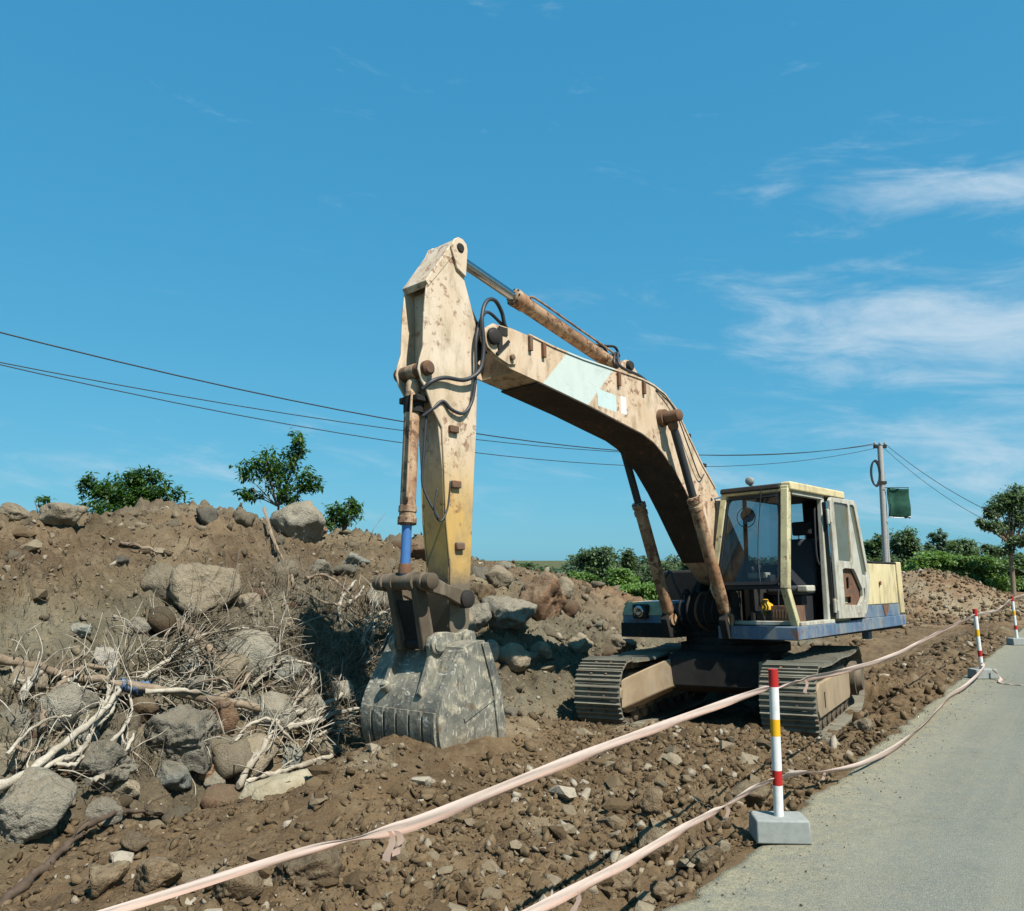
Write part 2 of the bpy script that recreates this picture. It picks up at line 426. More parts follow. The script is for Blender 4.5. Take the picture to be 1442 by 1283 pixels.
def _rubble(name,obj):
    g=G(name); P=g.n('ShaderNodeNewGeometry').outputs['Position']; t=g.rand() if obj else g.attr('tint'); z=g.rand() if obj else g.attr('zone')
    n2=g.noise(22,5,.65,P); n3=g.noise(110,3,.6,P)
    c=g.mix(t,(.070,.046,.024),(.215,.155,.088))
    c=g.mix(g.math('MULTIPLY',g.rng(z,.3,.9),.75),c,g.mix(t,(.085,.070,.045),(.29,.25,.175)))
    c=g.mix(g.rng(t,.90,.98),c,(.38,.33,.25))
    c=g.mix(g.rng(n2,.45,.75,0,.6),c,(.15,.105,.058)); c=g.mix(g.rng(n3,.55,.75,0,.5),c,(.06,.042,.025))
    return g.done(c,.95,0,g.bump(g.math('ADD',n2,g.math('MULTIPLY',n3,.5)),.8,.015),.12)
def m_rubble(): return _rubble('rubble_stone',False)
def m_stone_obj(): return _rubble('loose_stone',True)
def m_asphalt():
    g=G('asphalt'); P=g.n('ShaderNodeNewGeometry').outputs['Position']; e=g.attr('edge')
    n=g.noise(.55,6,.6,P); n2=g.noise(7,5,.6,P); v=g.vor(110,vec=P); vc=g.vor(110,out=1,vec=P); v2=g.vor(210,out=1,vec=P)
    c=g.mix(g.rng(n,.3,.7),(.122,.136,.120),(.160,.174,.154))
    s1=g.sep(vc)[0]; s2=g.sep(v2)[0]
    c=g.mix(g.rng(s1,.55,1.0,0,.45),c,(.30,.305,.25)); c=g.mix(g.rng(s1,0,.35,.45,0),c,(.12,.128,.10))
    c=g.mix(g.rng(s2,.6,1,0,.35),c,(.28,.288,.24)); c=g.mix(g.rng(s2,0,.3,.4,0),c,(.13,.138,.108))
    cv=g.n('ShaderNodeCombineXYZ'); g.put(cv.inputs[0],g.math('MULTIPLY',g.attr('uu'),1.6)); g.put(cv.inputs[1],g.math('MULTIPLY',g.attr('ss'),.10)); lane=g.noise(1.0,5,.6,cv.outputs[0])
    c=g.mix(g.rng(lane,.50,.66,0,.40),c,(.25,.245,.19)); c=g.mix(g.rng(lane,.34,.46,.35,0),c,(.15,.162,.135))
    cr=g.vor(.55,'DISTANCE_TO_EDGE',0,g.mix(.22,P,g.noise(2.2,4,.6,P,out=1))); c=g.mix(g.rng(cr,.002,.007,.22,0),c,(.085,.088,.070))
    st=g.noise(.9,5,.62,P); c=g.mix(g.math('MULTIPLY',g.rng(st,.56,.70,0,.5),g.math('SUBTRACT',1.0,e)),c,(.125,.145,.125))
    fine=g.noise(45,5,.7,P)
    dust=g.math('MULTIPLY',e,g.rng(n2,.25,.65,.35,1.0)); dust=g.math('MULTIPLY',dust,g.rng(fine,.3,.55,.45,1))
    c=g.mix(dust,c,g.mix(g.rng(fine,.35,.7),(.25,.22,.135),(.37,.335,.225)))
    h=g.math('ADD',g.math('MULTIPLY',v,-.9),g.math('MULTIPLY',fine,.6))
    return g.done(c,.9,0,g.bump(h,.6,.008),.2)
def m_field():
    g=G('field'); P=g.n('ShaderNodeNewGeometry').outputs['Position']
    n=g.noise(.08,6,.6,P); n2=g.noise(1.5,5,.6,P)
    c=g.mix(g.rng(n,.35,.65),(.060,.085,.028),(.12,.12,.055)); c=g.mix(g.rng(n2,.4,.7,0,.5),c,(.14,.11,.065))
    return g.done(c,.95,0,g.bump(n2,.6,.1),.1)
def m_wood(name,a,b,dark):
    g=G(name); n=g.noise(9,6,.65,stretch=None); n2=g.noise(55,4,.6); n0=g.noise(2.2,3,.5)
    c=g.mix(g.rng(n,.3,.7),a,b); c=g.mix(g.rng(n2,.5,.75,0,.6),c,dark); c=g.mix(g.rng(n0,.5,.7,0,.55),c,dark)
    return g.done(c,.85,0,g.bump(g.math('ADD',n,n2),.5,.008),.2)
def m_leaf(name,a,b,c2,tr=.3):
    g=G(name); t=g.attr('tint'); c=g.mix(t,a,b); c=g.mix(g.rng(t,.85,1),c,c2)
    hs=g.rng(g.rand(),0,1,.8,1.2,False); c=g.mix(1.0,c,hs,'MULTIPLY')
    return g.done(c,.5,0,None,.35,(tr,g.mix(1.0,c,(1.3,1.5,.6),'MULTIPLY')),.9)
SOIL=m_soil(); RUB=m_rubble(); STN=m_stone_obj(); ASPH=m_asphalt(); FIELD=m_field()
R_GREY=m_rock('grey_rock',(0.235,0.215,0.165,1),(0.345,0.320,0.250,1),(0.430,0.400,0.325,1))
R_TAN=m_rock('tan_rock',(0.250,0.205,0.140,1),(0.370,0.310,0.215,1),(0.450,0.390,0.290,1))
R_PALE=m_rock('pale_rock',(.36,.33,.27,1),(.52,.49,.42,1),(.62,.59,.52,1))
R_BLUE=m_rock('bluish_rock',(0.190,0.200,0.175,1),(0.285,0.295,0.250,1),(0.370,0.375,0.320,1))
R_RED=m_rock('reddish_rock',(0.190,0.112,0.066,1),(0.285,0.180,0.108,1),(0.350,0.250,0.165,1))
R_BRN=m_rock('brown_rock',(0.125,0.085,0.048,1),(0.200,0.142,0.082,1),(0.260,0.195,0.120,1))
WOOD_P=m_wood('bleached_wood',(.35,.305,.225,1),(.50,.45,.36,1),(.17,.135,.09,1))
WOOD_B=m_wood('bark_wood',(.20,.145,.095,1),(.31,.24,.165,1),(.11,.08,.055,1))
WOOD_D=m_wood('dark_root',(.085,.058,.038,1),(.13,.095,.065,1),(.05,.035,.025,1))

# ------------------------------------------------------------------ ground sheet, soil, road
def grid(us_,ss_,hf,uo=0):
    U,S=np.meshgrid(us_,ss_,indexing='ij'); X,Y=xy(U,S); Z=hf(X,Y)
    V=np.stack([X,Y,Z],-1).reshape(-1,3); n,m=U.shape
    idx=np.arange(n*m).reshape(n,m)
    F=np.stack([idx[:-1,:-1],idx[:-1,1:],idx[1:,1:],idx[1:,:-1]],-1).reshape(-1,4)[:,::-1]
    return V,F,U,S
def spaced(*seg):
    out=[seg[0]]
    for b,st in zip(seg[1::2],seg[2::2]):
        a=out[-1]; k=max(1,int(round((b-a)/st))); out+=list(a+(b-a)*(np.arange(k)+1)/k)
    return np.array(out)
def build_soil():
    ua=spaced(-.35,0,.05,4.2,.021,7.0,.029,9.0,.045,10.5,.15,20,.7)
    sa=spaced(-9,-4.5,.12,-2.6,.04,4.0,.021,8,.032,14,.055,24,.12,40,.25,70,1.0)
    V,F,U,S=grid(ua,sa,H)
    x,y=V[:,0],V[:,1]; u=U.ravel(); s=S.ravel()
    zone=sstep(3.3,4.2,u+.5*fbm(x,y,.8,3,91))*(1-.6*sstep(.0,.5,fbm(x,y,.5,2,93)+.5*sstep(.9,1.9,V[:,2])))
    red=.85*sstep(9,15,s)*sstep(4.0,6.0,u)+sstep(22,28,s)*.8+.28*sstep(1.5,2.4,V[:,2])*sstep(-.1,.5,fbm(x,y,.6,3,95))+.35*sstep(5,9,s)*sstep(4.6,6,u)
    pale=sstep(.35,.6,fbm(x,y,1.7,3,97))*.35+.8*np.exp(-((u-1.2)/1.2)**2-((s-30)/2.0)**2)+.5*sstep(.1,.5,fbm(x,y,.7,3,98))*sstep(24,29,s)
    o=mesh_np('soil',V,F,SOIL,None,dict(zone=zone,red=np.clip(red,0,1),pale=np.clip(pale,0,1)))
    tag(o,kind='structure')
    return BVHTree.FromPolygons(V.tolist(),F.tolist())
SOIL_BVH=build_soil()
def build_road():
    ss_=spaced(-30,-6,1.0,8,.06,25,.25,160,3); us_=np.array([0,-.03,-.08,-.16,-.3,-.5,-.8,-1.2,-1.8,-2.6,-3.6,-5,-6.4,-7.2])
    U,S=np.meshgrid(us_,ss_,indexing='ij'); w=np.exp(U/.25)
    U2=U+w*(.035*vnoise(S*1.1,S*0+.5,None,201)+.055*vnoise(S*4.1,S*0+.5,None,202)+.04*vnoise(S*11,S*0+.5,None,203))
    X,Y=xy(U2,S); Z=.012+.0*U+.006*fbm(X,Y,.7,2,207)-np.where(U>-.01,.05,0)-.012*np.exp(U/.08)
    V=np.stack([X,Y,Z],-1).reshape(-1,3); n,m=U.shape; idx=np.arange(n*m).reshape(n,m)
    F=np.stack([idx[:-1,:-1],idx[:-1,1:],idx[1:,1:],idx[1:,:-1]],-1).reshape(-1,4)
    e=np.clip(np.exp((U2.ravel()+.05)/.75),0,1)
    o=mesh_np('road',V,F,ASPH,180,dict(edge=e,uu=U2.ravel(),ss=S.ravel())); tag(o,kind='structure')
build_road()
def build_field():
    n=64; rr=[0,30,80,200,600,2000,4500]; V=[];F=[]
    for r in rr:
        for i in range(n): V.append((r*math.cos(6.28318*i/n)+.01*(r==0)*math.cos(i),20+r*math.sin(6.28318*i/n),BED-.06))
    for k in range(len(rr)-1):
        for i in range(n): j=(i+1)%n; F.append((k*n+i,k*n+j,(k+1)*n+j,(k+1)*n+i)[::1])
    o=mesh_np('ground',np.array(V),np.array(F),FIELD,None); tag(o,kind='structure')
build_field()

# ------------------------------------------------------------------ loose stones
def ico(sub):
    import bmesh
    bm=bmesh.new(); bmesh.ops.create_icosphere(bm,subdivisions=sub,radius=1); V=np.array([v.co[:] for v in bm.verts]); F=np.array([[v.index for v in f.verts] for f in bm.faces]); bm.free(); return V,F
ICO2=ico(2); ICO3=ico(3); ICO4=ico(4); ICO5=ico(5)
def rock_np(base,seed,aspect=(1,1,1),planes=14,cut=.62,rough_=.05,soft=.03):
    """angular rock: a ball cut by random planes, edges softened, surface roughened"""
    V,F=base; rg=np.random.default_rng(seed); D=V/np.linalg.norm(V,axis=1,keepdims=True)
    N=rg.normal(size=(planes,3)); N/=np.linalg.norm(N,axis=1,keepdims=True); d=cut+.42*rg.random(planes)
    R=np.full(len(D),1.22); acc=np.exp(-R/soft)
    for k in range(planes):
        c=D@N[k]; q=np.where(c>.12,d[k]/np.maximum(c,.12),4); acc=acc+np.exp(-np.minimum(q,4)/soft)
    R=-soft*np.log(acc)
    n=vnoise(D[:,0]*1.7+seed,D[:,1]*1.7,D[:,2]*1.7+5,seed)*rough_+vnoise(D[:,0]*4+seed,D[:,1]*4,D[:,2]*4+5,seed+1)*rough_*.55
    if len(D)>300:
        n=n+vnoise(D[:,0]*9+seed,D[:,1]*9,D[:,2]*9+5,seed+2)*rough_*.4+vnoise(D[:,0]*19+seed,D[:,1]*19,D[:,2]*19,seed+3)*rough_*.26+(vnoise(D[:,0]*38+seed,D[:,1]*38,D[:,2]*38,seed+4)*rough_*.16 if len(D)>2000 else 0)
        n=n-np.clip(.10-np.abs(vnoise(D[:,0]*2.3+seed,D[:,1]*2.3,D[:,2]*2.3,seed+5)),0,.1)*rough_*6*(rg.random()<.6)
    return D*(R+n)[:,None]*np.array(aspect),F
def shard(seed,npt,asp):
    import bmesh
    rg=np.random.default_rng(seed); D=rg.normal(size=(npt,3)); D/=np.linalg.norm(D,axis=1,keepdims=True); D=D*(.75+.4*rg.random((npt,1)))*np.array(asp)
    bm=bmesh.new(); [bm.verts.new(v) for v in D.tolist()]; r=bmesh.ops.convex_hull(bm,input=bm.verts)
    bmesh.ops.delete(bm,geom=[v for v in bm.verts if not v.link_faces],context='VERTS'); bmesh.ops.triangulate(bm,faces=bm.faces); bm.verts.index_update()
    V=np.array([v.co[:] for v in bm.verts]);F=np.array([[v.index for v in f.verts] for f in bm.faces]); bm.free(); return V,F
PROTO=[shard(300+k,9 if k<7 else 15,(1.15,RNG.uniform(.55,1.0),RNG.uniform(.3,.75))) for k in range(14)]
def rot(rg):
    q=rg.normal(size=4); q/=np.linalg.norm(q); w,x,y,z=q
    return np.array([[1-2*(y*y+z*z),2*(x*y-z*w),2*(x*z+y*w)],[2*(x*y+z*w),1-2*(x*x+z*z),2*(y*z-x*w)],[2*(x*z-y*w),2*(y*z+x*w),1-2*(x*x+y*y)]])
def scatter():
    rg=np.random.default_rng(77); L=[]
    def zone(n,u0,u1,s0,s1,r0,r1,pw,dens=None,ub=1.0):
        u=u0+(u1-u0)*rg.random(n)**ub; s=s0+(s1-s0)*rg.random(n); r=r0*(r1/r0)**(rg.random(n)**pw)
        for a,b,c in zip(u,s,r): L.append((a,b,c))
    zone(6500,.02,2.1,-2.6,6,.009,.060,2.0,ub=1.3)
    zone(190,.12,1.6,-2.2,4.5,.05,.12,2.2,ub=1.2)
    zone(900,.0,1.4,6,20,.02,.12,2.2)
    zone(9000,.3,3.8,-4,5,.008,.045,2.4)
    zone(260,.5,3.4,-3.5,5,.04,.11,2.4)
    zone(15000,3.5,8.3,-8,9,.010,.05,2.2)
    zone(500,3.6,8.2,-7,14,.05,.16,2.6)
    zone(1800,2.5,9,8,36,.025,.15,2.4)
    zone(2600,.3,7,25,36,.03,.16,2.2)
    zone(1500,-.8,.05,-3,12,.003,.012,1.8,ub=.45)
    A=np.array(L); x,y=xy(A[:,0],A[:,1]); r=A[:,2]
    lx=(x-EX_T[0])*EX_M0[0,0]+(y-EX_T[1])*EX_M0[1,0]; ly=(x-EX_T[0])*EX_M0[0,1]+(y-EX_T[1])*EX_M0[1,1]
    keep=~((np.abs(lx)<2.15)&(np.abs(np.abs(ly)-1.15)<.42)); keep&=~((np.hypot(x-1.886,y-6.042)<.32+r)); keep&=~(np.hypot(x-EXB[0],y-EXB[1])<.75)
    x,y,r,A=x[keep],y[keep],r[keep],A[keep]
    z=H(x,y); z=np.where(A[:,0]<0.03,.014,z)
    dep=np.maximum(y,2.0); app=r/dep
    vis=(np.abs(x/dep)<.66)&(y>3.6)
    order=np.argsort(-np.where(vis&(A[:,1]<16),app,0))
    big=set(order[:290].tolist())
    # the stones that show largest, one object each
    meshes=[]
    for k in range(7,14):
        V,F=PROTO[k]; me=bpy.data.meshes.new('stone'); me.from_pydata(V.tolist(),[],F.tolist()); me.materials.append(STN); me.update(); meshes.append(me)
    VV=[];FF=[];TT=[];ZZ=[];b=0; ZN=sstep(3.2,4.4,A[:,0])*(.6+.4*rg.random(len(A)))
    for i in range(len(r)):
        if i in big:
            o=bpy.data.objects.new('stone',meshes[i%7]); COL.objects.link(o); o.location=(x[i],y[i],z[i]+.18*r[i]); o.scale=(r[i],)*3
            o.rotation_euler=(rg.uniform(-.5,.5),rg.uniform(-.5,.5),rg.uniform(0,6.28))
            tag(o,'loose angular brown stone lying in the rubble between asphalt and bank','stone','loose stones in the rubble')
            continue
        V,F=PROTO[(i*5)%14 if r[i]>.035 else (i*5)%7]
        VV.append(V@rot(rg).T*r[i]+np.array([x[i],y[i],z[i]+.2*r[i]])); FF.append(F+b); b+=len(V); TT.append(np.full(len(V),rg.random())); ZZ.append(np.full(len(V),ZN[i]))
    o=mesh_np('rubble',np.concatenate(VV),np.concatenate(FF),RUB,None,dict(tint=np.concatenate(TT),zone=np.concatenate(ZZ)))
    tag(o,'small broken stones and clods strewn over the dug soil','rubble',kind='stuff')
EXB=EX_T0+EX_M@np.array([5.9,0,.6])
scatter()

# ------------------------------------------------------------------ boulders on the bank
def boulder(px,py,w,h,mat,label,seed,asp=None,planes=8,cut=.74,emb=.25,rough_=.07,dd=0,name='boulder'):
    P=hit(px,py+h*.42); dep=P[1]+dd
    r=w/2*dep/FPX; rz=h/2*dep/FPX
    C=at(px,py,dep+r*.45)-np.array([0,0,.10*rz])
    a=(1.0,.85,rz/r) if asp is None else asp
    V,F=rock_np(ICO5 if w>90 else ICO4,seed,(1,1,1),13,cut-.12,rough_*1.7,.03 if cut>.7 else .018)
    V=V@rot(np.random.default_rng(seed)).T; V=V-(V.max(0)+V.min(0))/2; V=V/np.abs(V).max(0)*np.array([r*1.06,r*.95,rz*1.10])
    o=mesh_np(name,V,F,mat,180); o.location=C; o.rotation_euler=(0,0,random.uniform(-.3,.3))
    tag(o,label,'boulder'); return o
BL=[(283,832,100,80,R_TAN,'large rounded tan boulder alone halfway up the slope, above the arched dry roots',1,.8),
(232,822,56,60,R_TAN,'sloping dusty slab leaning behind the large rounded tan boulder',2,.7),
(418,733,78,60,R_GREY,'grey boulder with pale streaks on the crest beside the small tree',3,.72),
(448,746,26,26,R_RED,'small reddish rock tucked against the pale streaked crest boulder',4,.7),
(82,724,60,34,R_TAN,'low tan boulder on the crest beside the bush',5,.75),
(20,722,44,30,R_TAN,'small tan boulder at the end of the crest, past the lone sprig',6,.75),
(247,1030,132,82,R_GREY,'broad flat-topped grey boulder lying under the long brown log',7,.62),
(357,920,64,66,R_GREY,'smooth grey boulder under the edge of the arched dry roots',8,.8),
(88,1003,62,80,R_GREY,'upright grey boulder behind the forked bleached branch',9,.75),
(48,1140,112,100,R_GREY,'big pale grey boulder half buried at the foot of the bank, beside the dark root',10,.7),
(345,1062,90,58,R_TAN,'rounded pale tan boulder between the steep bleached stick and the flat-topped boulder',11,.78),
(238,1095,64,44,R_BLUE,'bluish grey stone in front of the broad flat-topped boulder',12,.7),
(378,1000,78,56,R_GREY,'grey boulder under the bleached roots near the bucket',13,.72),
(312,944,76,50,R_TAN,'knobbly tan boulder between the short thick log and the long log',14,.8),
(262,928,52,42,R_BLUE,'small dark grey boulder beside the knobbly tan boulder',15,.75),
(140,1075,92,70,R_GREY,'dull grey-brown boulder below the forked bleached branch',16,.72),
(150,930,28,38,R_PALE,'small whitish stone standing on the slope above the long log',17,.65),
(30,960,60,44,R_TAN,'dusty tan boulder under the end of the long brown log',18,.75),
(200,1000,46,40,R_BRN,'brown earthy lump beside the broad flat-topped boulder',19,.7),
(318,1010,40,56,R_RED,'reddish brown stone wedged above the rounded pale tan boulder',20,.7),
(283,1088,36,30,R_RED,'small reddish stone touching the bluish grey stone',21,.7),
(712,866,84,54,R_GREY,'wide grey slab on the bank behind the excavator arm',22,.66),
(671,872,40,46,R_GREY,'grey stone wedged between the excavator arm and the wide grey slab',23,.74),
(762,842,70,74,R_RED,'tall reddish wedge-shaped rock above the wide grey slab',24,.62),
(792,828,32,34,R_TAN,'tan rock on top beside the tall reddish wedge-shaped rock',25,.72),
(676,836,40,30,R_BRN,'rough brown rock behind the lower end of the excavator arm',26,.66),
(721,925,50,40,R_TAN,'rounded tan boulder beyond the bucket, below the wide slab',27,.8),
(691,918,22,34,R_PALE,'small chalky white stone right behind the bucket',28,.66),
(533,842,44,36,R_GREY,'grey stone among roots behind the bucket linkage',29,.72),
(560,905,40,44,R_GREY,'dark stone in the shade behind the bucket ears',30,.72),
(818,905,36,28,R_TAN,'dusty tan stone above the far crawler track',31,.72),
(870,905,50,24,R_TAN,'flat tan stone above the rear of the far crawler track',32,.72),
(592,775,44,30,R_RED,'reddish lump on the crest behind the excavator arm',33,.7),
(655,880,30,40,R_TAN,'narrow tan stone beside the bucket pin',34,.7),
(758,915,40,26,R_TAN,'small tan boulder between the far track and the rounded tan boulder',36,.72),
(190,1188,40,30,R_BRN,'brown clod at the foot of the bank beside the dark root',37,.7),
(432,1222,92,62,R_BRN,'brown boulder half sunk in the dug dirt below the tape',40,.72),
(338,1246,66,44,R_BRN,'smaller brown rock beside the half sunk boulder, partly behind the tape',41,.7),
(222,1232,60,48,R_BRN,'angular brown rock in the foreground dirt beside the dark root',42,.62),
(150,1240,50,40,R_BRN,'yellowish brown rock in the foreground dirt by the dark root',43,.62),
(990,1210,62,50,R_BRN,'large angular brown stone at the asphalt edge by the concrete block',44,.58),
(925,1190,66,50,R_BRN,'big brown rock in the roadside rubble under the lower tape',45,.6),
(868,1238,64,44,R_BRN,'brown block in the roadside rubble behind the lower tape',46,.6),
(918,1130,46,50,R_BRN,'upright brown stone crossed by the tape shadow',47,.6),
(935,1255,56,40,R_BRN,'dusty angular stone in the rubble at the asphalt edge',48,.58),
(1215,1022,30,20,R_TAN,'pale rounded stone beside the near crawler track',49,.75),
(1055,1120,60,34,R_BRN,'flat brown stone behind the red and white striped post',50,.6)]
for b in BL:
    k_=.74 if 44<=b[6]<=48 else 1.0
    boulder(b[0],b[1],b[2]*k_,b[3]*k_,b[4],b[5],500+b[6],cut=b[7]-(.08 if k_<1 else 0))

def packed():
    rg=random.Random(12); mats=[R_GREY,R_TAN,R_GREY,R_BLUE]; k=0
    for (px,py,w,h) in [(20,1010,44,40),(15,1065,50,44),(70,1068,50,40),(120,1030,40,34),(165,1045,44,40),(185,975,38,30),(228,965,40,28),(275,965,36,26),(300,1100,34,26),(180,1110,44,34),(305,905,34,30),(400,945,50,44),(430,1000,44,40),(455,1050,50,36),(340,985,40,30),(405,1060,40,32),(120,985,36,34),(395,890,40,34),(480,975,36,34),(515,1010,30,34),(545,960,30,34),(85,1120,44,34),(150,1140,46,34),(110,890,40,26),(200,880,34,24),(350,850,40,30),(450,800,40,26),(500,790,40,26),(620,800,34,24),(700,810,44,30)]:
        boulder(px,py,w,h,mats[k%4],'rounded dusty boulder packed among its neighbours in the root-strewn bank',700+k,cut=rg.uniform(.62,.8))['group']='boulders packed in the bank'; k+=1
packed()
# embedded rocks of middling size on the face of the bank
def bank_rocks():
    rg=np.random.default_rng(5); mats=[R_GREY,R_TAN,R_BRN,R_RED,R_TAN]; mes=[]
    for k in range(10):
        V,F=rock_np(ICO3,800+k,(1,.85,.7),12,.55,.10,.02); o=bpy.data.meshes.new('rock'); o.from_pydata(V.tolist(),[],F.tolist()); finish(o,mats[k%5],180); mes.append(o)
    for i in range(200):
        if i<60 or i>=110: u=rg.uniform(3.7,7.9); s=rg.uniform(-5,9)
        else: u=rg.uniform(3.9,8.0); s=rg.uniform(3,20)
        if 95<i<110: u=rg.uniform(1,7); s=rg.uniform(26,33)
        x,y=xy(u,s); r=.06+.17*rg.random()**2; z=hs(x,y)
        o=bpy.data.objects.new('rock',mes[i%10]); COL.objects.link(o); o.location=(x,y,z+.02); o.scale=(r*rg.uniform(.8,1.3),r,r); o.rotation_euler=(rg.uniform(-.6,.6),rg.uniform(-.6,.6),rg.uniform(0,6.28))
        tag(o,'fist to head sized dusty rock half embedded in the face of the dirt bank','rock','rocks embedded in the dirt bank')
bank_rocks()

# ------------------------------------------------------------------ branches, logs and roots
def polyline3(pts,lift=.12):
    D=np.array([hit(x,y)[1] for x,y in pts]); t=np.arange(len(D))
    if len(D)>2:
        k=np.polyfit(t,D,1); Dl=np.polyval(k,t); D=.35*D+.65*Dl
        D=D-max(0,0.7*np.max(D-np.array([hit(x,y)[1] for x,y in pts])))
    return [Vector(at(x,y,d-lift)) for (x,y),d in zip(pts,D)]
def branch(name,runs,mat,label,cat='branch',lift=.12,n=8,twigs=3):
    """runs: [(pixel points, radius px start, radius px end)]; first run is the stem, the rest its forks"""
    mb=MB()
    for pts,r0,r1 in runs:
        P=polyline3(pts,lift); dep=sum(p.y for p in P)/len(P)
        P2=smooth_path(P,5); 
        P2=[p+Vector((random.gauss(0,1),random.gauss(0,1),random.gauss(0,1)))*(r0*dep/FPX*.22) for p in P2]
        mb.tube(P2,r0*dep/FPX,n,1,r1/max(r0,.01),.28)
        if len(P2)>9:
            for _ in range(twigs):
                k_=random.randrange(2,len(P2)-2); d_=(P2[k_+1]-P2[k_-1]).normalized(); sd_=(d_.orthogonal().normalized()*random.uniform(-1,1)+Vector((0,-.5,random.uniform(.1,.9)))).normalized(); l_=random.uniform(4,14)*r0*dep/FPX
                a_=P2[k_]; mb.tube([a_,a_+(sd_*.6+d_*.4)*l_*.5,a_+(sd_*.5+d_*.8)*l_+Vector((0,0,random.uniform(-.1,.15)*l_))],r0*dep/FPX*random.uniform(.25,.45),5,3,.4,.2)
    # bumpy bark
    mb.v=[(x+.004*math.sin(x*90+z*60),y+.004*math.sin(y*80+x*70),z+.004*math.sin(z*75+y*90)) for x,y,z in mb.v]
    o=mb.build(name,mat,None,60); tag(o,label,cat); return o
branch('log',[([(-30,920),(40,938),(110,952),(200,967),(300,985),(370,1000),(425,1027)],6.5,4.5),([(300,985),(345,962),(352,935)],4,3)],WOOD_B,'long brown log lying across the boulders of the bank','log',.16,10)
branch('forked_branch',[([(-10,1112),(55,1075),(110,1030),(140,1005),(162,980),(168,968)],5.5,3),([(110,1030),(140,1018),(158,1000),(165,975)],3.5,2.2),([(140,1005),(150,985),(154,966)],3,2)],WOOD_P,'long forked bleached white branch leaning on the bank',lift=.26)
branch('forked_branch',[([(-10,1108),(30,1098),(75,1075),(112,1060),(125,1040),(132,1018)],5,3),([(75,1075),(100,1078),(118,1066)],3.2,2.4)],WOOD_P,'lower forked bleached branch beneath the longer forked one',lift=.24)
branch('broken_branch',[([(32,980),(45,958),(56,948)],5.5,4.5)],WOOD_P,'short broken bleached branch stub below the end of the log',lift=.2)
branch('branch',[([(124,1101),(145,1092),(162,1077),(178,1055),(187,1034)],4.2,2.2)],WOOD_P,'bent bleached branch beside the dull grey-brown boulder',lift=.2)
branch('root',[([(60,1030),(62,1000),(78,970),(95,955),(120,938),(150,940)],3.8,2.6)],WOOD_B,'curved brown root arching over the upright grey boulder',lift=.2)
branch('branch',[([(335,1108),(352,1078),(372,1050),(384,1030)],4.6,3.6)],WOOD_P,'steep straight bleached stick in front of the rounded pale tan boulder',lift=.25)
branch('branch',[([(338,1106),(370,1092),(400,1084),(440,1073),(468,1064)],4.6,3.0)],WOOD_P,'bleached branch lying along the pale sand at the bank foot',lift=.08)
branch('root',[([(388,1020),(405,1000),(425,978),(445,955)],4.2,2.6)],WOOD_P,'straight bleached root slanting up beside the deep shadow',lift=.18)
branch('root',[([(392,1010),(420,1002),(455,993),(482,978)],4.2,2.8)],WOOD_P,'middle one of three bleached roots pointing at the bucket',lift=.2)
branch('root',[([(404,1024),(440,1016),(475,1004),(512,996)],4.0,2.4)],WOOD_P,'lowest of three bleached roots pointing at the bucket',lift=.22)
branch('log',[([(238,872),(262,884),(280,900),(302,920)],6.5,5.5)],WOOD_B,'short thick broken log resting above the knobbly tan boulder','log',.22,10)
branch('root',[([(-20,1295),(20,1258),(60,1224),(95,1190),(128,1160),(170,1143),(215,1147),(240,1144)],6.0,3.0)],WOOD_D,'long dark brown root lying on the foreground dirt',lift=.05)
branch('root',[([(352,968),(385,940),(410,930),(450,940)],3.0,1.6)],WOOD_P,'thin bleached root above the grey boulder near the bucket',lift=.2)
branch('stem',[([(372,715),(380,745),(392,775),(408,805),(418,826),(450,845),(478,852)],2.2,1.6),([(408,805),(405,835),(398,855)],1.5,1.0)],WOOD_B,'long thin grey stem hanging down the slope from the crest boulder','stem',.15,6)
branch('branch',[([(170,764),(190,768),(214,774),(232,782)],2.8,1.8)],WOOD_B,'short brown branch lying high on the slope',lift=.05)
branch('root',[([(90,955),(112,968),(132,978),(150,992)],3.2,2.0)],WOOD_P,'short pale stick crossing beneath the brown log',lift=.2)
branch('root',[([(480,878),(478,852),(490,830),(500,818)],2.6,1.8),([(490,850),(505,838),(512,826)],2.2,1.4)],WOOD_P,'pale forked stump of root above the deep shadow',lift=.15)
branch('branch',[([(10,1062),(40,1030),(70,1012),(100,1008)],2.6,1.6)],WOOD_P,'thin bleached stick above the fork of the long forked branch',lift=.28)
branch('root',[([(200,955),(235,930),(262,905),(300,890),(350,884)],2.8,1.4)],WOOD_P,'pale root curving up over the small dark grey boulder',lift=.25)
branch('root',[([(205,975),(250,972),(290,978),(315,986)],3.4,2.6)],WOOD_P,'short bleached stick lying along the top of the long brown log',lift=.3)
branch('root',[([(262,905),(280,930),(300,940),(330,935)],3.0,1.6)],WOOD_B,'bent brown root hooked round the knobbly tan boulder',lift=.22)
branch('root',[([(330,1045),(352,1020),(380,1012),(400,1030),(420,1052)],2.6,1.4)],WOOD_P,'crooked pale root above the rounded pale tan boulder',lift=.22)
branch('root',[([(430,1050),(455,1032),(480,1030),(505,1040)],2.4,1.2)],WOOD_P,'thin pale root low in the hollow beside the bucket',lift=.12)
branch('root',[([(510,905),(522,880),(540,862),(552,868)],2.4,1.2)],WOOD_P,'pale root bent upright behind the bucket linkage',lift=.15)
branch('root',[([(515,935),(535,915),(552,890),(560,876)],2.2,1.2)],WOOD_P,'slanting pale root touching the back of the bucket',lift=.15)
branch('branch',[([(430,815),(452,808),(478,822),(500,846)],2.4,1.4)],WOOD_B,'brown twig arching over the top of the deep shadow',lift=.14)
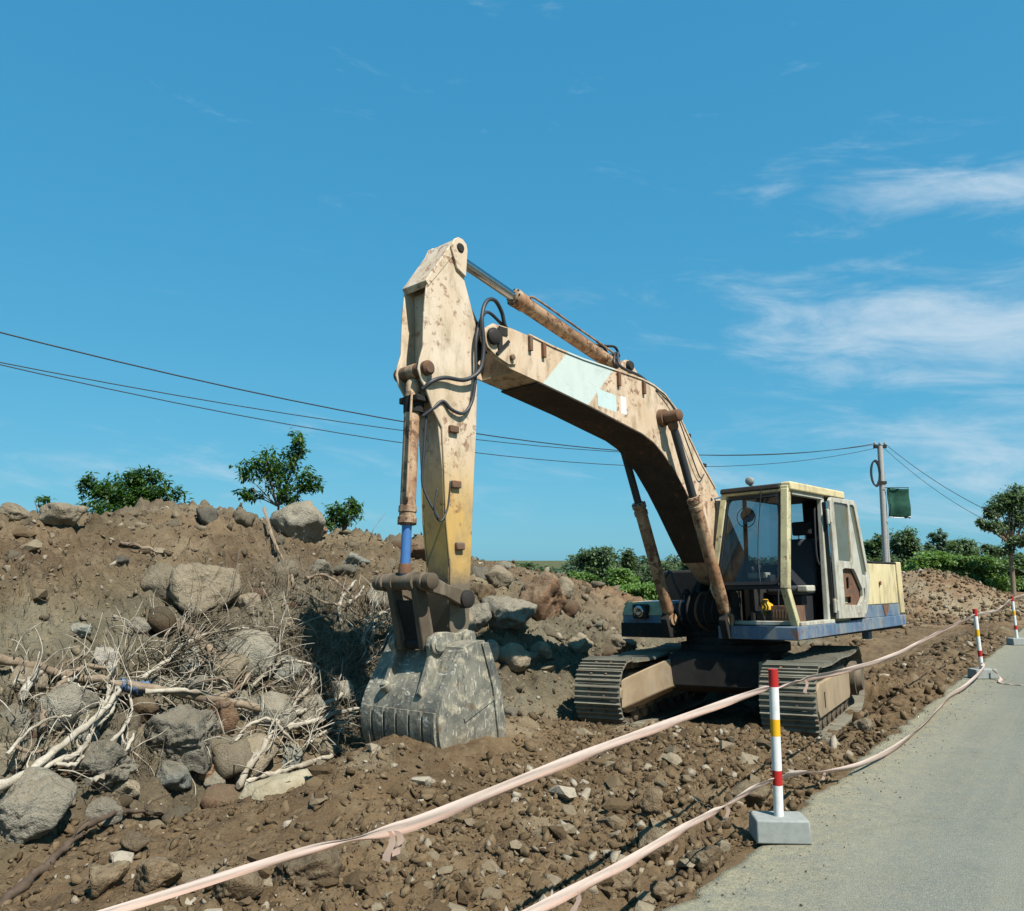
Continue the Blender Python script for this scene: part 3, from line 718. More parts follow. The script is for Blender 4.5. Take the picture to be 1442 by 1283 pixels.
branch('root',[([(20,1052),(48,1060),(72,1050),(90,1030)],2.6,1.4)],WOOD_B,'brown root under the long forked bleached branch',lift=.2)
branch('branch',[([(150,1048),(172,1028),(186,1000),(182,980)],2.6,1.6)],WOOD_P,'upright bleached twig beside the flat-topped grey boulder',lift=.26)
# thin tangled roots: nobody could count them
def tangle(name,label,specs,mat):
    mb=MB(); rg=random.Random(len(label))
    for (x0,y0,x1,y1,n,ang,spread,ln,rp,lift) in specs:
        for _ in range(n):
            px=rg.uniform(x0,x1);py=rg.uniform(y0,y1); a=rad(ang+rg.gauss(0,spread)); l=ln*rg.uniform(.5,1.4); cv=rg.gauss(0,1.3)
            base=hit(px,py)[1]; pts=[];x=px;y=py;dz=rg.uniform(.02,lift)
            for k in range(6):
                dep=base-dz-.05*math.sin(k/5*math.pi)*rg.uniform(0,2)
                if k in(0,5): dep=base+.03
                pts.append(Vector(at(x,y,dep))); x+=l/5*math.cos(a);y-=l/5*math.sin(a); a+=cv/5+rg.gauss(0,.18)
                if k==2: base=.5*base+.5*hit(x,y)[1]
            mb.tube(pts,rp*rg.uniform(.5,1.2)*base/FPX,4,3,.4)
    o=mb.build(name,mat,None,180); tag(o,label,'roots',kind='stuff'); return o
WOOD_T=m_wood('dry_root',(.12,.095,.062,1),(.26,.215,.15,1),(.07,.054,.036,1))
tangle('dry_roots','arched bundle of thin dry roots over the smooth grey boulder',[(185,925,250,950,24,34,12,190,.9,.16),(300,868,400,895,55,-28,22,110,.6,.12),(240,872,300,890,34,6,18,150,.65,.14),(200,900,400,960,50,20,60,50,.5,.08)],WOOD_T)
tangle('dry_roots','hanging mass of fine roots in the hollow left of the bucket',[(400,830,520,1010,420,75,60,48,.45,.10),(440,930,520,1060,120,60,60,46,.5,.12),(505,860,560,960,90,60,60,55,.65,.14),(390,880,470,970,120,30,60,48,.45,.12)],WOOD_T)
tangle('dry_roots','matted grey roots among the boulders at the far end of the log',[(0,960,80,1090,90,60,60,45,.55,.10),(100,980,420,1080,90,40,70,40,.5,.08),(60,1060,150,1120,36,50,60,45,.6,.1),(180,1040,220,1090,22,70,50,40,.6,.12)],WOOD_T)
tangle('pale_roots','pale tangle of thin dead roots woven between the boulders',[(170,880,420,1000,110,30,60,80,1.0,.16),(240,960,480,1080,95,50,60,70,1.0,.16),(0,940,180,1090,75,55,50,80,1.05,.16),(390,960,520,1060,60,45,60,50,.6,.06),(500,850,570,960,60,60,50,60,.8,.14)],WOOD_P)
tangle('dry_roots','sparse dry rootlets strewn over the face of the bank',[(0,780,200,920,60,20,70,22,.45,.03),(200,760,420,860,70,20,70,30,.45,.04),(330,800,440,870,60,40,60,45,.5,.08),(430,760,560,830,40,30,70,35,.55,.06),(680,860,860,960,30,30,70,28,.6,.05)],WOOD_T)
# pale sand, cloth
def sand():
    P=hit(395,1108); n=26; V=[(0,0,.05)];F=[]
    for ring,(k,z) in enumerate(((.5,.045),(.85,.02),(1.0,-.05))):
        for i in range(n):
            a=6.2832*i/n; q=k*(1+.16*math.sin(3*a+1)+.1*math.sin(7*a)); V.append((q*.30*math.cos(a),q*.15*math.sin(a),z*.8+.015*math.sin(5*a+ring)))
    for i in range(n): F.append((0,1+i,1+(i+1)%n))
    m=MB().add(V,F)
    for r in range(2):
        m.f+=[(1+r*n+i,1+(r+1)*n+i,1+(r+1)*n+(i+1)%n,1+r*n+(i+1)%n) for i in range(n)]
    g=G('pale_sand'); c=g.mix(g.rng(g.noise(9,5),.35,.7),(.27,.23,.15),(.38,.33,.23)); MAT=g.done(c,.95,0,g.bump(g.noise(40,5),.7,.02),.1)
    o=m.build('sand_patch',MAT,None,180); o.location=P+np.array([0,0,.03]); o.rotation_euler=(.05,-.1,.6); tag(o,'patch of pale dry sand at the foot of the bank','sand',kind='stuff')
sand()
def cloth():
    P=polyline3([(170,964),(190,968),(208,968)],.2); mb=MB(); mb.tube(P,.052,12,6)
    mb.v=[(x+.010*math.sin(z*160+x*60),y+.012*math.sin(x*130),z+.010*math.sin(x*90+y*120)) for x,y,z in mb.v]
    g=G('blue_cloth'); c=g.mix(g.rng(g.noise(30,5),.35,.7),(.07,.12,.20),(.17,.24,.33)); o=mb.build('cloth_rag',g.done(c,.95,0,g.bump(g.noise(60,4),.5,.01),.1),None,60); tag(o,'faded blue rag wrapped round the long brown log','rag')
cloth()

# ------------------------------------------------------------------ plants
def leaves(n,pts,size,rg,asp=.42,droop=.3):
    """n leaf blades (4 tris each, folded) at pts"""
    r_=np.random.default_rng(rg.randrange(1<<30)); p=np.asarray(pts,float).reshape(-1,3); n=len(p)
    a=r_.uniform(0,6.283,n); e=r_.normal(-droop,.5,n); l=(size*r_.uniform(.65,1.25,n))[:,None]
    d=np.stack([np.cos(a)*np.cos(e),np.sin(a)*np.cos(e),np.sin(e)],1); s_=np.stack([-np.sin(a),np.cos(a),r_.normal(0,.35,n)],1); s_/=np.linalg.norm(s_,axis=1,keepdims=True); u=np.cross(d,s_); w=l*asp*.5
    V=np.stack([p,p+d*l*.45+s_*w+u*w*.3,p+d*l*.5,p+d*l*.45-s_*w+u*w*.3,p+d*l-u*l*.06,p+d*l*.5],1)
    F=np.array([[0,2,1],[0,3,2],[2,4,1],[2,3,4]])
    FF=(np.arange(n)[:,None,None]*6+F[None]).reshape(-1,3)
    return V.reshape(-1,3),FF
LEAF_N=m_leaf('shrub_leaf',(.030,.070,.018,1),(.075,.150,.030,1),(.14,.20,.05,1),.35)
LEAF_F=m_leaf('tree_leaf',(.056,.090,.048,1),(.110,.158,.078,1),(.165,.205,.10,1),.3)  # distance haze put into the leaf colour: bluer and less saturated
LEAF_L=m_leaf('light_leaf',(.075,.140,.034,1),(.155,.245,.065,1),(.22,.29,.10,1),.3)
LEAF_H=m_leaf('hazy_leaf',(.075,.12,.085,1),(.12,.175,.12,1),(.16,.21,.14,1),.25)  # stronger distance haze painted into the leaf colour
def plant(name,label,cat,base,blobs,nleaf,size,leafm,stems,seed,group=None,woodm=None,part='foliage',stem='trunk',asp=.42):
    """blobs: (centre xyz offset, radius xyz, weight); stems: list of (points,r0,r1)"""
    rg=random.Random(seed); root=empty(name,base); tag(root,label,cat,group)
    pts=[];tint=[]; r_=np.random.default_rng(seed)
    tw=sum(b[2] for b in blobs)
    for c,r,w in blobs:
        k=int(nleaf*w/tw); m_=max(3,k//26); q=r_.normal(size=(m_,3)); q/=np.linalg.norm(q,axis=1,keepdims=True); q*=r_.uniform(.35,1,(m_,1))
        sc_=np.array(c)+q*np.array(r); st_=r_.random(m_); ix=r_.integers(0,m_,k)
        pts.append(sc_[ix]+r_.normal(size=(k,3))*np.array(r)*.17); tint.append(np.clip(.6*st_[ix]+.4*r_.random(k),0,1))
    pts=np.concatenate(pts); tint=np.concatenate(tint)
    V,F=leaves(len(pts),pts,size,rg,asp)
    mesh_np(part,V,F,leafm,None,dict(tint=np.repeat(tint,6)),root)
    mb=MB()
    for P,r0,r1 in stems: mb.tube(P,r0,6,4,r1/r0)
    for c,r,w in blobs:
        for _ in range(3):
            q=Vector([c[i]+rg.uniform(-.7,.7)*r[i] for i in range(3)]); b0=Vector(stems[0][0][-1])*.6+Vector(stems[0][0][0])*.4
            mb.tube([b0,(b0+q)/2+Vector((0,0,.06*r[2])),q],stems[0][1]*.4,5,3,.3)
    mb.build(stem,woodm or WOOD_B,root,60)
    return root
def crest_plant(name,label,cat,px,py,dep,blobs_px,nleaf,size,seed,leafm=None):
    """base pixel on the crest; blobs in pixels relative to base, metres per pixel from depth"""
    k=dep/FPX; B=at(px,py,dep); 
    bl=[((bx*k,rgx,-by*k),(rx*k,max(rx,ry)*k*.8,ry*k),w) for bx,by,rx,ry,w,rgx in blobs_px]
    B=Vector(B); B.z=min(B.z,hs(B.x,B.y)); dz=at(px,py,dep)[2]-B.z
    bl=[((c[0],c[1],c[2]+dz),r,w) for c,r,w in bl]
    top=bl[0][0]
    return plant(name,label,cat,B,bl,nleaf,size,leafm or LEAF_N,[([(0,0,-.15),(top[0]*.35+.03,top[1]*.4,top[2]*.45),top],.035,.012)],seed,part='foliage',stem='stem')
crest_plant('shrub','dense leafy green shrub growing on the crest of the bank','shrub',185,728,12.3,[(0,-38,44,30,3,0),(-38,-30,28,24,1.4,.1),(42,-32,26,24,1.4,0),(-62,-44,18,14,.6,0),(12,-58,26,14,.9,0),(-8,-12,60,16,1.4,0)],4400,.095,1)
crest_plant('small_tree','small open leafy tree standing on the crest beside the streaked boulder','tree',388,742,14.2,[(2,-82,34,30,2.6,0),(26,-112,14,22,1.0,0),(-34,-82,26,18,1.2,0),(44,-62,22,18,1.2,0),(-38,-48,20,12,.7,0),(18,-46,26,14,.9,0)],3500,.10,2)
crest_plant('shrub','low green shrub peeping over the crest behind the small reddish rock','shrub',482,752,16.0,[(0,-28,26,20,2,0),(16,-40,14,10,.6,0),(-16,-14,22,12,.8,0)],1300,.11,3)
crest_plant('sprig','lone leafy sprig on the crest beside the dense shrub','sprig',62,724,11.5,[(0,-19,17,6,1,0)],110,.08,4)
crest_plant('shrub','dark round bush poking up far behind the reddish crest','shrub',750,812,46,[(0,-10,17,9,2,0)],500,.3,5,LEAF_F)
def far_tree(px,top,w,dep,label,seed,leafm,n=1600,base_y=None,group=None,name='tree',flat=1.0,trunk=.12,lo=.35,size=None):
    gx,gy=at(px,HOR,dep)[:2]; z0=max(BED-.05,hs(gx,gy)-.05); ztop=at(px,top,dep)[2]; h=ztop-z0; k=dep/FPX; rg=random.Random(seed*13)
    bl=[]
    for i in range(9):
        a=rg.uniform(0,6.28); q=rg.uniform(.0,.62); zz=lo+(1-lo)*(.12+.76*rg.random()); sh=math.sin(math.pi*min(1,max(.12,(zz-lo)/(1-lo)*.85+.15)))
        bl.append(((math.cos(a)*q*w*.5*k*sh*1.2,math.sin(a)*q*w*.5*k,h*zz),(w*k*.24,w*k*.24,h*(1-lo)*.22*flat),1))
    bl.append(((0,0,h*.86),(w*k*.2,w*k*.2,h*.12),1)); 
    if lo<.3: bl.append(((0,0,h*.25),(w*k*.5,w*k*.4,h*.25),2.5))
    return plant(name,label,'tree' if name=='tree' else 'shrub',(gx,gy,z0),bl,int(n*2.6),size or .0045*dep,leafm,[([(0,0,-.2),(.05*h,0,h*.4),(0,.0,h*.75)],trunk*h/6,.04)],seed,group,part='crown',stem='trunk',asp=.6)
FT=[(838,774,84,70,'broad dark tree in the far tree line seen between arm and boom',LEAF_F,3600,'tree',.2,1.3),
(884,778,36,74,'narrow dark tree next to the broad dark tree in the far line',LEAF_F,1500,'tree',.2,1),
(803,796,44,76,'pale thin tree at the end of the far line nearest the arm',LEAF_H,1200,'tree',.2,1),
(820,808,80,52,'light green bush below the broad dark tree',LEAF_L,3200,'bush',.0,1),
(872,800,80,50,'light green bush below the narrow dark tree',LEAF_L,3400,'bush',.0,1),
(925,792,80,58,'mid green tree behind the far boom cylinder',LEAF_F,2600,'tree',.1,1),
(975,788,80,60,'mid green tree behind the boom foot',LEAF_F,2400,'tree',.1,1),
(900,822,110,42,'low pale green thicket at the foot of the far tree line',LEAF_L,3400,'bush',.0,1),
(1020,790,90,66,'dark tree seen through the cab windscreen beside the arm hoses',LEAF_F,2000,'tree',.1,1),
(1075,788,90,64,'mid green tree seen through the cab glass',LEAF_F,2200,'tree',.1,1),
(1145,790,90,64,'mid green tree behind the open cab door',LEAF_F,2200,'tree',.1,1),
(1200,782,70,70,'mid green tree behind the yellow engine panel',LEAF_F,2000,'tree',.1,1),
(1232,758,52,78,'soft green tree standing behind the concrete utility pole',LEAF_F,2400,'tree',.1,1),
(1276,750,64,68,'dense dark tree beside the concrete utility pole',LEAF_F,3400,'tree',.1,1.2),
(1321,744,46,88,'hazy pale tree rising between darker ones',LEAF_H,1900,'tree',.1,1),
(1356,758,84,66,'wide flat-topped dark tree next to the hazy pale one',LEAF_F,3000,'tree',.1,1),
(1398,764,60,72,'dark tree between the flat-topped tree and the tall airy tree',LEAF_F,2200,'tree',.1,1),
(1310,780,100,56,'bright green bush below the hazy pale tree',LEAF_L,3400,'bush',.0,1),
(1380,784,100,54,'bright green bush below the flat-topped tree',LEAF_L,3400,'bush',.0,1),
(1445,784,80,56,'green bush under the tall airy tree',LEAF_F,2600,'bush',.0,1),
(1245,784,90,60,'green bush at the foot of the utility pole',LEAF_F,2800,'bush',.0,1)]
for k_,(a,b,c,d,l,m,n_,nm,lo,fl) in enumerate(FT): far_tree(a,b,c,d,l,21+k_,m,n_,name=nm,lo=lo,flat=fl)
def far_wood():
    """continuous far-off wood along the horizon, one mass"""
    rg=random.Random(3); pts=[];tint=[]
    for k in range(170):
        a=-.50+1.18*k/169+rg.uniform(-.004,.004); R_=rg.uniform(118,150); cx,cy=R_*math.sin(a),R_*math.cos(a); h=rg.uniform(2.0,3.8)*(1+.25*math.sin(k*.37))*(.45 if a<.075 else 1); t0=rg.random()
        for _ in range(150):
            q=np.array([rg.gauss(0,1.1),rg.gauss(0,1.1),0]); z=h*rg.random()**.7; q*=1.15-.6*z/h
            pts.append(np.array([cx,cy,BED+z])+q); tint.append(min(1,.5*t0+.5*rg.random()))
    V,F=leaves(len(pts),pts,.62,rg,.7); o=mesh_np('far_wood',V,F,LEAF_F,None,dict(tint=np.repeat(tint,6))); tag(o,'low far-off wood closing the horizon behind the nearer trees','wood',kind='stuff')
far_wood()
def tall_tree():
    dep=50; k=dep/FPX; gx,gy=at(1424,HOR,dep)[:2]; z0=BED-.05
    P=lambda px,py:( (px-1424)*k,0,at(px,py,dep)[2]-z0)
    bl=[]
    for (x,y,rx,ry,w) in [(1425,708,24,14,2.2),(1448,700,26,16,2),(1404,722,14,9,1),(1400,742,14,9,.8),(1384,738,8,7,.5),(1418,742,16,10,1),(1446,730,24,16,1.8),(1430,762,18,9,.9),(1460,760,22,14,1.2),(1412,775,12,7,.5)]:
        c=P(x,y); bl.append(((c[0],random.uniform(-.5,.5),c[2]),(rx*k,rx*k*.8,ry*k),w))
    plant('tree','tall airy tree with forked bare trunk at the end of the tree line','tree',(gx,gy,z0),bl,9000,.22,LEAF_F,[([(0,0,-.2),P(1424,790),P(1422,760),P(1428,715)],.16,.05),([P(1424,785),P(1432,765),P(1448,725)],.1,.04),([P(1423,765),P(1412,750),P(1400,735)],.06,.02)],77,part='crown',stem='trunk',asp=.6)
tall_tree()
# ------------------------------------------------------------------ excavator materials
def m_paint(name,a,b,rust=.5,dirt=.5,rustc=(.12,.05,.022),dirtc=(.21,.165,.11),rough=.55,zmud=None,zyel=None,extra=None,chip=None,rnd=False):
    g=G(name); o=g.obj(); X,Y,Z=g.sep()
    if rnd:
        va=g.n('ShaderNodeVectorMath',operation='ADD'); cb_=g.n('ShaderNodeCombineXYZ'); g.put(cb_.inputs[0],g.math('MULTIPLY',g.rand(),53.0)); g.put(cb_.inputs[1],g.math('MULTIPLY',g.rand(),29.0)); g.put(va.inputs[0],o); g.put(va.inputs[1],cb_.outputs[0]); vo=va.outputs[0]; g.obj=lambda: vo
    n1=g.noise(2.2,5,.6); n2=g.noise(11,8,.68); n3=g.noise(42,6,.65); st=g.noise(3.6,7,.68,stretch=(2.0,2.0,.7))
    c=g.mix(g.rng(n1,.3,.7),a,b)
    if zyel: c=g.mix(g.math('MULTIPLY',g.rng(g.math('ADD',Z,g.math('MULTIPLY',n1,.6)),zyel[0],zyel[1],1,0),.9),c,zyel[2])
    if chip: c=g.mix(g.rng(n2,.60,.64,0,.9),c,chip)
    c=g.mix(g.math('MULTIPLY',g.rng(st,.44,.68),dirt),c,dirtc); c=g.mix(g.rng(g.noise(7,6,.7,stretch=(.5,1,3.5)),.63,.68,0,.35*dirt+.1),c,tuple(x*.45 for x in dirtc))
    big=g.noise(1.7,6,.7); r=g.math('ADD',g.math('MULTIPLY',g.rng(n2,.60-.16*rust,.68-.13*rust),g.rng(big,.62-.30*rust,.70-.22*rust)),g.rng(n3,.64,.72,0,.8),True)
    c=g.mix(g.math('MULTIPLY',r,min(1,rust+.25)),c,g.mix(n3,rustc,tuple(x*2.2 for x in rustc)))
    if extra: c=extra(g,c,X,Y,Z,n2)
    if zmud: c=g.mix(g.rng(g.math('ADD',Z,g.math('MULTIPLY',g.noise(4,6,.65),.9)),zmud[0],zmud[1],zmud[2],0),c,zmud[3])
    h=g.math('ADD',g.math('MULTIPLY',n3,.4),g.math('MULTIPLY',r,-.6))
    h=g.math('ADD',h,g.math('MULTIPLY',n1,1.2))
    return g.done(c,g.rng(n2,.3,.7,rough-.08,rough+.25,False),0,g.bump(h,.35,.006),.35)
CREAM=lin(214,192,164); CREAM2=lin(200,172,138); YEL=lin(194,156,78); BLUE=lin(72,104,150)
def boom_extra(g,c,X,Y,Z,n2):
    w=g.math('ADD',g.math('ADD',X,Z),g.math('MULTIPLY',n2,.03))
    side=g.rng(Y,.2,.22)
    m=g.math('MULTIPLY',g.math('MULTIPLY',g.rng(w,7.59,7.62),g.rng(w,8.47,8.50,1,0)),side)
    c=g.mix(g.math('MULTIPLY',m,g.rng(n2,.64,.72,.82,.45)),c,lin(196,214,208))
    def rect(x0,x1,z0,z1,sk):
        zz=g.math('SUBTRACT',Z,g.math('MULTIPLY',X,sk))
        return g.math('MULTIPLY',g.math('MULTIPLY',g.rng(X,x0,x0+.008),g.rng(X,x1,x1+.008,1,0)),g.math('MULTIPLY',g.math('MULTIPLY',g.rng(zz,z0,z0+.008),g.rng(zz,z1,z1+.008,1,0)),side))
    c=g.mix(g.math('MULTIPLY',rect(3.24,3.60,3.59,3.79,.065),.85),c,lin(192,216,214))
    c=g.mix(rect(3.04,3.15,3.60,3.81,.065),c,lin(226,230,222))
    return c
M_BOOM=m_paint('boom_paint',CREAM,CREAM2,.56,.75,rough=.5,extra=boom_extra,dirtc=(.27,.185,.10))
M_ARM=m_paint('arm_paint',lin(218,200,176),lin(206,184,154),.54,.62,rough=.5,zmud=(2.15,2.75,.93,(.125,.105,.078)),zyel=(2.7,3.6,YEL),dirtc=(.34,.26,.15))
M_CAB=m_paint('cab_paint',lin(208,198,150),lin(190,182,142),.42,.6,rough=.5,chip=(.055,.075,.12))
M_DOOR=m_paint('door_paint',lin(192,190,176),lin(172,168,150),.45,.65,rough=.55)
M_PANEL=m_paint('panel_paint',lin(216,202,156),lin(204,186,140),.34,.5,rough=.5)
M_BLUE=m_paint('blue_paint',lin(70,100,132),lin(108,124,134),.5,.65,rough=.55,dirtc=(.30,.28,.23))
M_CYL=m_paint('cylinder_paint',lin(200,172,138),lin(150,106,72),.80,.85,rough=.6,rustc=(.085,.040,.020),dirtc=(.18,.12,.075))
M_RUST=m_paint('rusty_steel',(.16,.085,.045,1),(.10,.06,.04,1),.8,.5,rough=.8)
M_DARK=m_paint('greasy_shaded_steel',(.012,.011,.010,1),(.026,.023,.019,1),.2,.25,rough=.8,dirtc=(.045,.036,.026))  # greasy black, deepened to stand in for shade under the deck
M_UNDERSHADE=m_paint('grimy_shaded_underside',(.030,.022,.016,1),(.058,.040,.026,1),.5,.5,rough=.8,dirtc=(.06,.042,.028))  # brown grime with the boom underside's shade put into the colour
M_DUST=m_paint('dusty_frame',lin(164,144,114),lin(136,118,92),.2,.6,rough=.85,dirtc=(.33,.27,.19))
M_SHOE=m_paint('track_steel',lin(136,134,118),lin(104,100,86),.4,.8,rough=.62,dirtc=(.20,.165,.115),rnd=True)
M_LINK=m_paint('link_steel',lin(104,92,74),lin(80,70,56),.4,.7,rough=.85,dirtc=(.22,.18,.13),rnd=True)
def m_bucket():
    g=G('bucket_steel'); n1=g.noise(3,6,.62); n2=g.noise(13,7,.7); sc=g.noise(9,5,.6,stretch=(1,3,.5)); sc2=g.noise(9,6,.7,stretch=(6,1,1.2),dist=.6); X,Y,Z=g.sep()
    c=g.mix(g.rng(n1,.3,.7),lin(92,92,84),lin(140,136,120)); c=g.mix(g.rng(n2,.5,.66,0,.75),c,lin(184,174,148))
    c=g.mix(g.rng(sc2,.57,.64,0,.8),c,lin(206,204,188)); c=g.mix(g.rng(sc,.58,.66,0,.75),c,lin(66,70,68)); c=g.mix(g.rng(g.noise(7,6,.7),.60,.68,0,.7),c,lin(104,78,52))
    mud=g.rng(g.math('ADD',Z,g.math('MULTIPLY',g.noise(6,6,.7),.5)),.62,.95,.85,0); c=g.mix(mud,c,(.165,.125,.075))
    dusty=g.rng(g.sep(g.n('ShaderNodeNewGeometry').outputs['Normal'])[2],.35,.85,0,.4); c=g.mix(g.math('MULTIPLY',dusty,g.rng(n2,.3,.6)),c,(.30,.255,.175))
    return g.done(c,g.rng(n2,.3,.7,.5,.85,False),.0,g.bump(g.math('ADD',g.math('ADD',n2,sc2),g.math('MULTIPLY',n1,2.0)),.6,.010),.35)
M_BKT=m_bucket()
def flat(name,col,rough=.6,metal=0,spec=.4,nsc=20,amt=.25):
    g=G(name); n=g.noise(nsc,5,.6); c=g.mix(g.rng(n,.35,.75,0,amt),col,tuple(x*.45+.02 for x in col[:3])); return g.done(c,rough,metal,g.bump(n,.1,.003),spec)
M_CHROME=flat('chrome_rod',(.55,.55,.56,1),.18,1.0); M_BROD=flat('blue_rod',lin(84,132,190),.3,.3); M_HOSE=flat('black_hose',(.035,.037,.04,1),.5,0,.4,30,.5)
M_BLK=flat('black_plastic',(.018,.019,.022,1),.6,0,.35); M_SEAT=flat('seat_fabric',(.06,.065,.075,1),.9,0,.2); M_CONC=flat('concrete',lin(150,154,148),.92,0,.2,26,.35)
M_YEL=flat('yellow_plastic',lin(226,172,40),.5); M_LAMP=flat('lamp_silver',(.6,.62,.65,1),.12,1.0); M_WHT=flat('white_paint',lin(232,232,226),.5,0,.4,14,.26); M_REDP=flat('red_paint',lin(186,34,30),.5,0,.4,14,.2); M_YELP=flat('yellow_paint',lin(238,178,20),.5,0,.4,14,.18)
def m_glass(name,tint,refl=.05,dust=.12,dc=(.20,.18,.115,1),lo=.3):
    g=G(name); t=g.n('ShaderNodeBsdfTransparent'); t.inputs[0].default_value=(*tint,1); gl=g.n('ShaderNodeBsdfGlossy'); gl.inputs['Roughness'].default_value=.04; gl.inputs[0].default_value=(.9,.95,1,1)
    lw=g.n('ShaderNodeFresnel'); lw.inputs[0].default_value=1.5
    a=g.n('ShaderNodeMixShader'); g.t.links.new(lw.outputs[0],a.inputs[0]); g.t.links.new(t.outputs[0],a.inputs[1]); g.t.links.new(gl.outputs[0],a.inputs[2])
    d=g.n('ShaderNodeBsdfDiffuse'); d.inputs[0].default_value=dc; b=g.n('ShaderNodeMixShader'); g.t.links.new(g.rng(g.noise(7,6,.65),.3,.8,dust*lo,dust),b.inputs[0]); g.t.links.new(a.outputs[0],b.inputs[1]); g.t.links.new(d.outputs[0],b.inputs[2])
    g.t.links.new(b.outputs[0],g.out.inputs[0]); return g.m
M_GLASS=m_glass('cab_glass',(.50,.56,.60),dust=.05); M_GLASSD=m_glass('dusty_glass',(.25,.25,.18),dust=.92,dc=(.085,.08,.045,1),lo=.86)

# ------------------------------------------------------------------ excavator
EX=empty('excavator'); EX.matrix_world=Matrix(((*EX_M[0],EX_T0[0]),(*EX_M[1],EX_T0[1]),(*EX_M[2],EX_T0[2]),(0,0,0,1)))
tag(EX,'old cream and blue crawler excavator with its bucket resting on the dirt','excavator')
def arc(cx,cz,r,a0,a1,n): return [(cx+r*math.cos(rad(a0+(a1-a0)*i/n)),cz+r*math.sin(rad(a0+(a1-a0)*i/n))) for i in range(n+1)]
# --- undercarriage
UD=math.atan2(*( (EX_M.T@EX_M0)[[1,0],0] )); UL=EX_M.T@(EX_T-EX_T0)
G2=2.294/2; SWD=.61; TH=.93; TL=3.93
def track_path():
    r=.40; cz=TH/2-.012; xf=TL/2-r-.065; xr=-xf
    top=[(xf+(xr-xf)*i/16,cz+r-.02-.018*math.sin(math.pi*2*i/16)**2) for i in range(17)]
    pts=[]
    pts+=arc(xf,cz+.03,r-.03,-80,90,14)
    pts+=top[1:-1]
    pts+=arc(xr,cz+.02,r-.02,90,260,14)
    pts+=[(xr+.15+(xf-.3-xr-.0)*i/14,cz-r+.0) for i in range(15)]
    P=[Vector((x,0,z)) for x,z in pts]; P.append(P[0]); return P
def resample(P,n):
    L_=[0]
    for a,b in zip(P,P[1:]): L_.append(L_[-1]+(b-a).length)
    out=[];j=0
    for i in range(n):
        t=L_[-1]*i/n
        while L_[j+1]<t: j+=1
        f=(t-L_[j])/(L_[j+1]-L_[j]); out.append(P[j].lerp(P[j+1],f))
    return out
def shoe_mesh():
    p=.183;h=.012; prof=[(-p/2,-.004),(-p/2,h)]
    for c,gh in ((-.068,.034),(-.005,.026),(.058,.026)):
        prof+=[(c-.012,h),(c-.007,h+gh),(c+.007,h+gh),(c+.012,h)]
    prof+=[(p/2,h),(p/2,-.004)]
    mb=MB(); mb.prism(prof,-SWD/2,SWD/2); me=bpy.data.meshes.new('track_shoe'); me.from_pydata(mb.v,[],mb.f); me.materials.append(M_SHOE); me.update(); return me
SHOE=shoe_mesh()
def link_mesh():
    mb=MB()
    for s in (-1,1):
        mb.prism([(-.10,-.09),(-.11,-.03),(-.06,-.008),(.06,-.008),(.11,-.04),(.09,-.09),(.03,-.10),(-.03,-.10)],s*.10-.022,s*.10+.022)
        for bx in (-.045,.04): mb.cyl((bx,s*.10,.010),(bx,s*.10,.030),.017,n=6)
    mb.cyl((.09,-.13,-.05),(.09,.13,-.05),.03,n=8); me=bpy.data.meshes.new('chain_link'); me.from_pydata(mb.v,[],mb.f); me.materials.append(M_LINK); me.update(); return me
LINK=link_mesh()
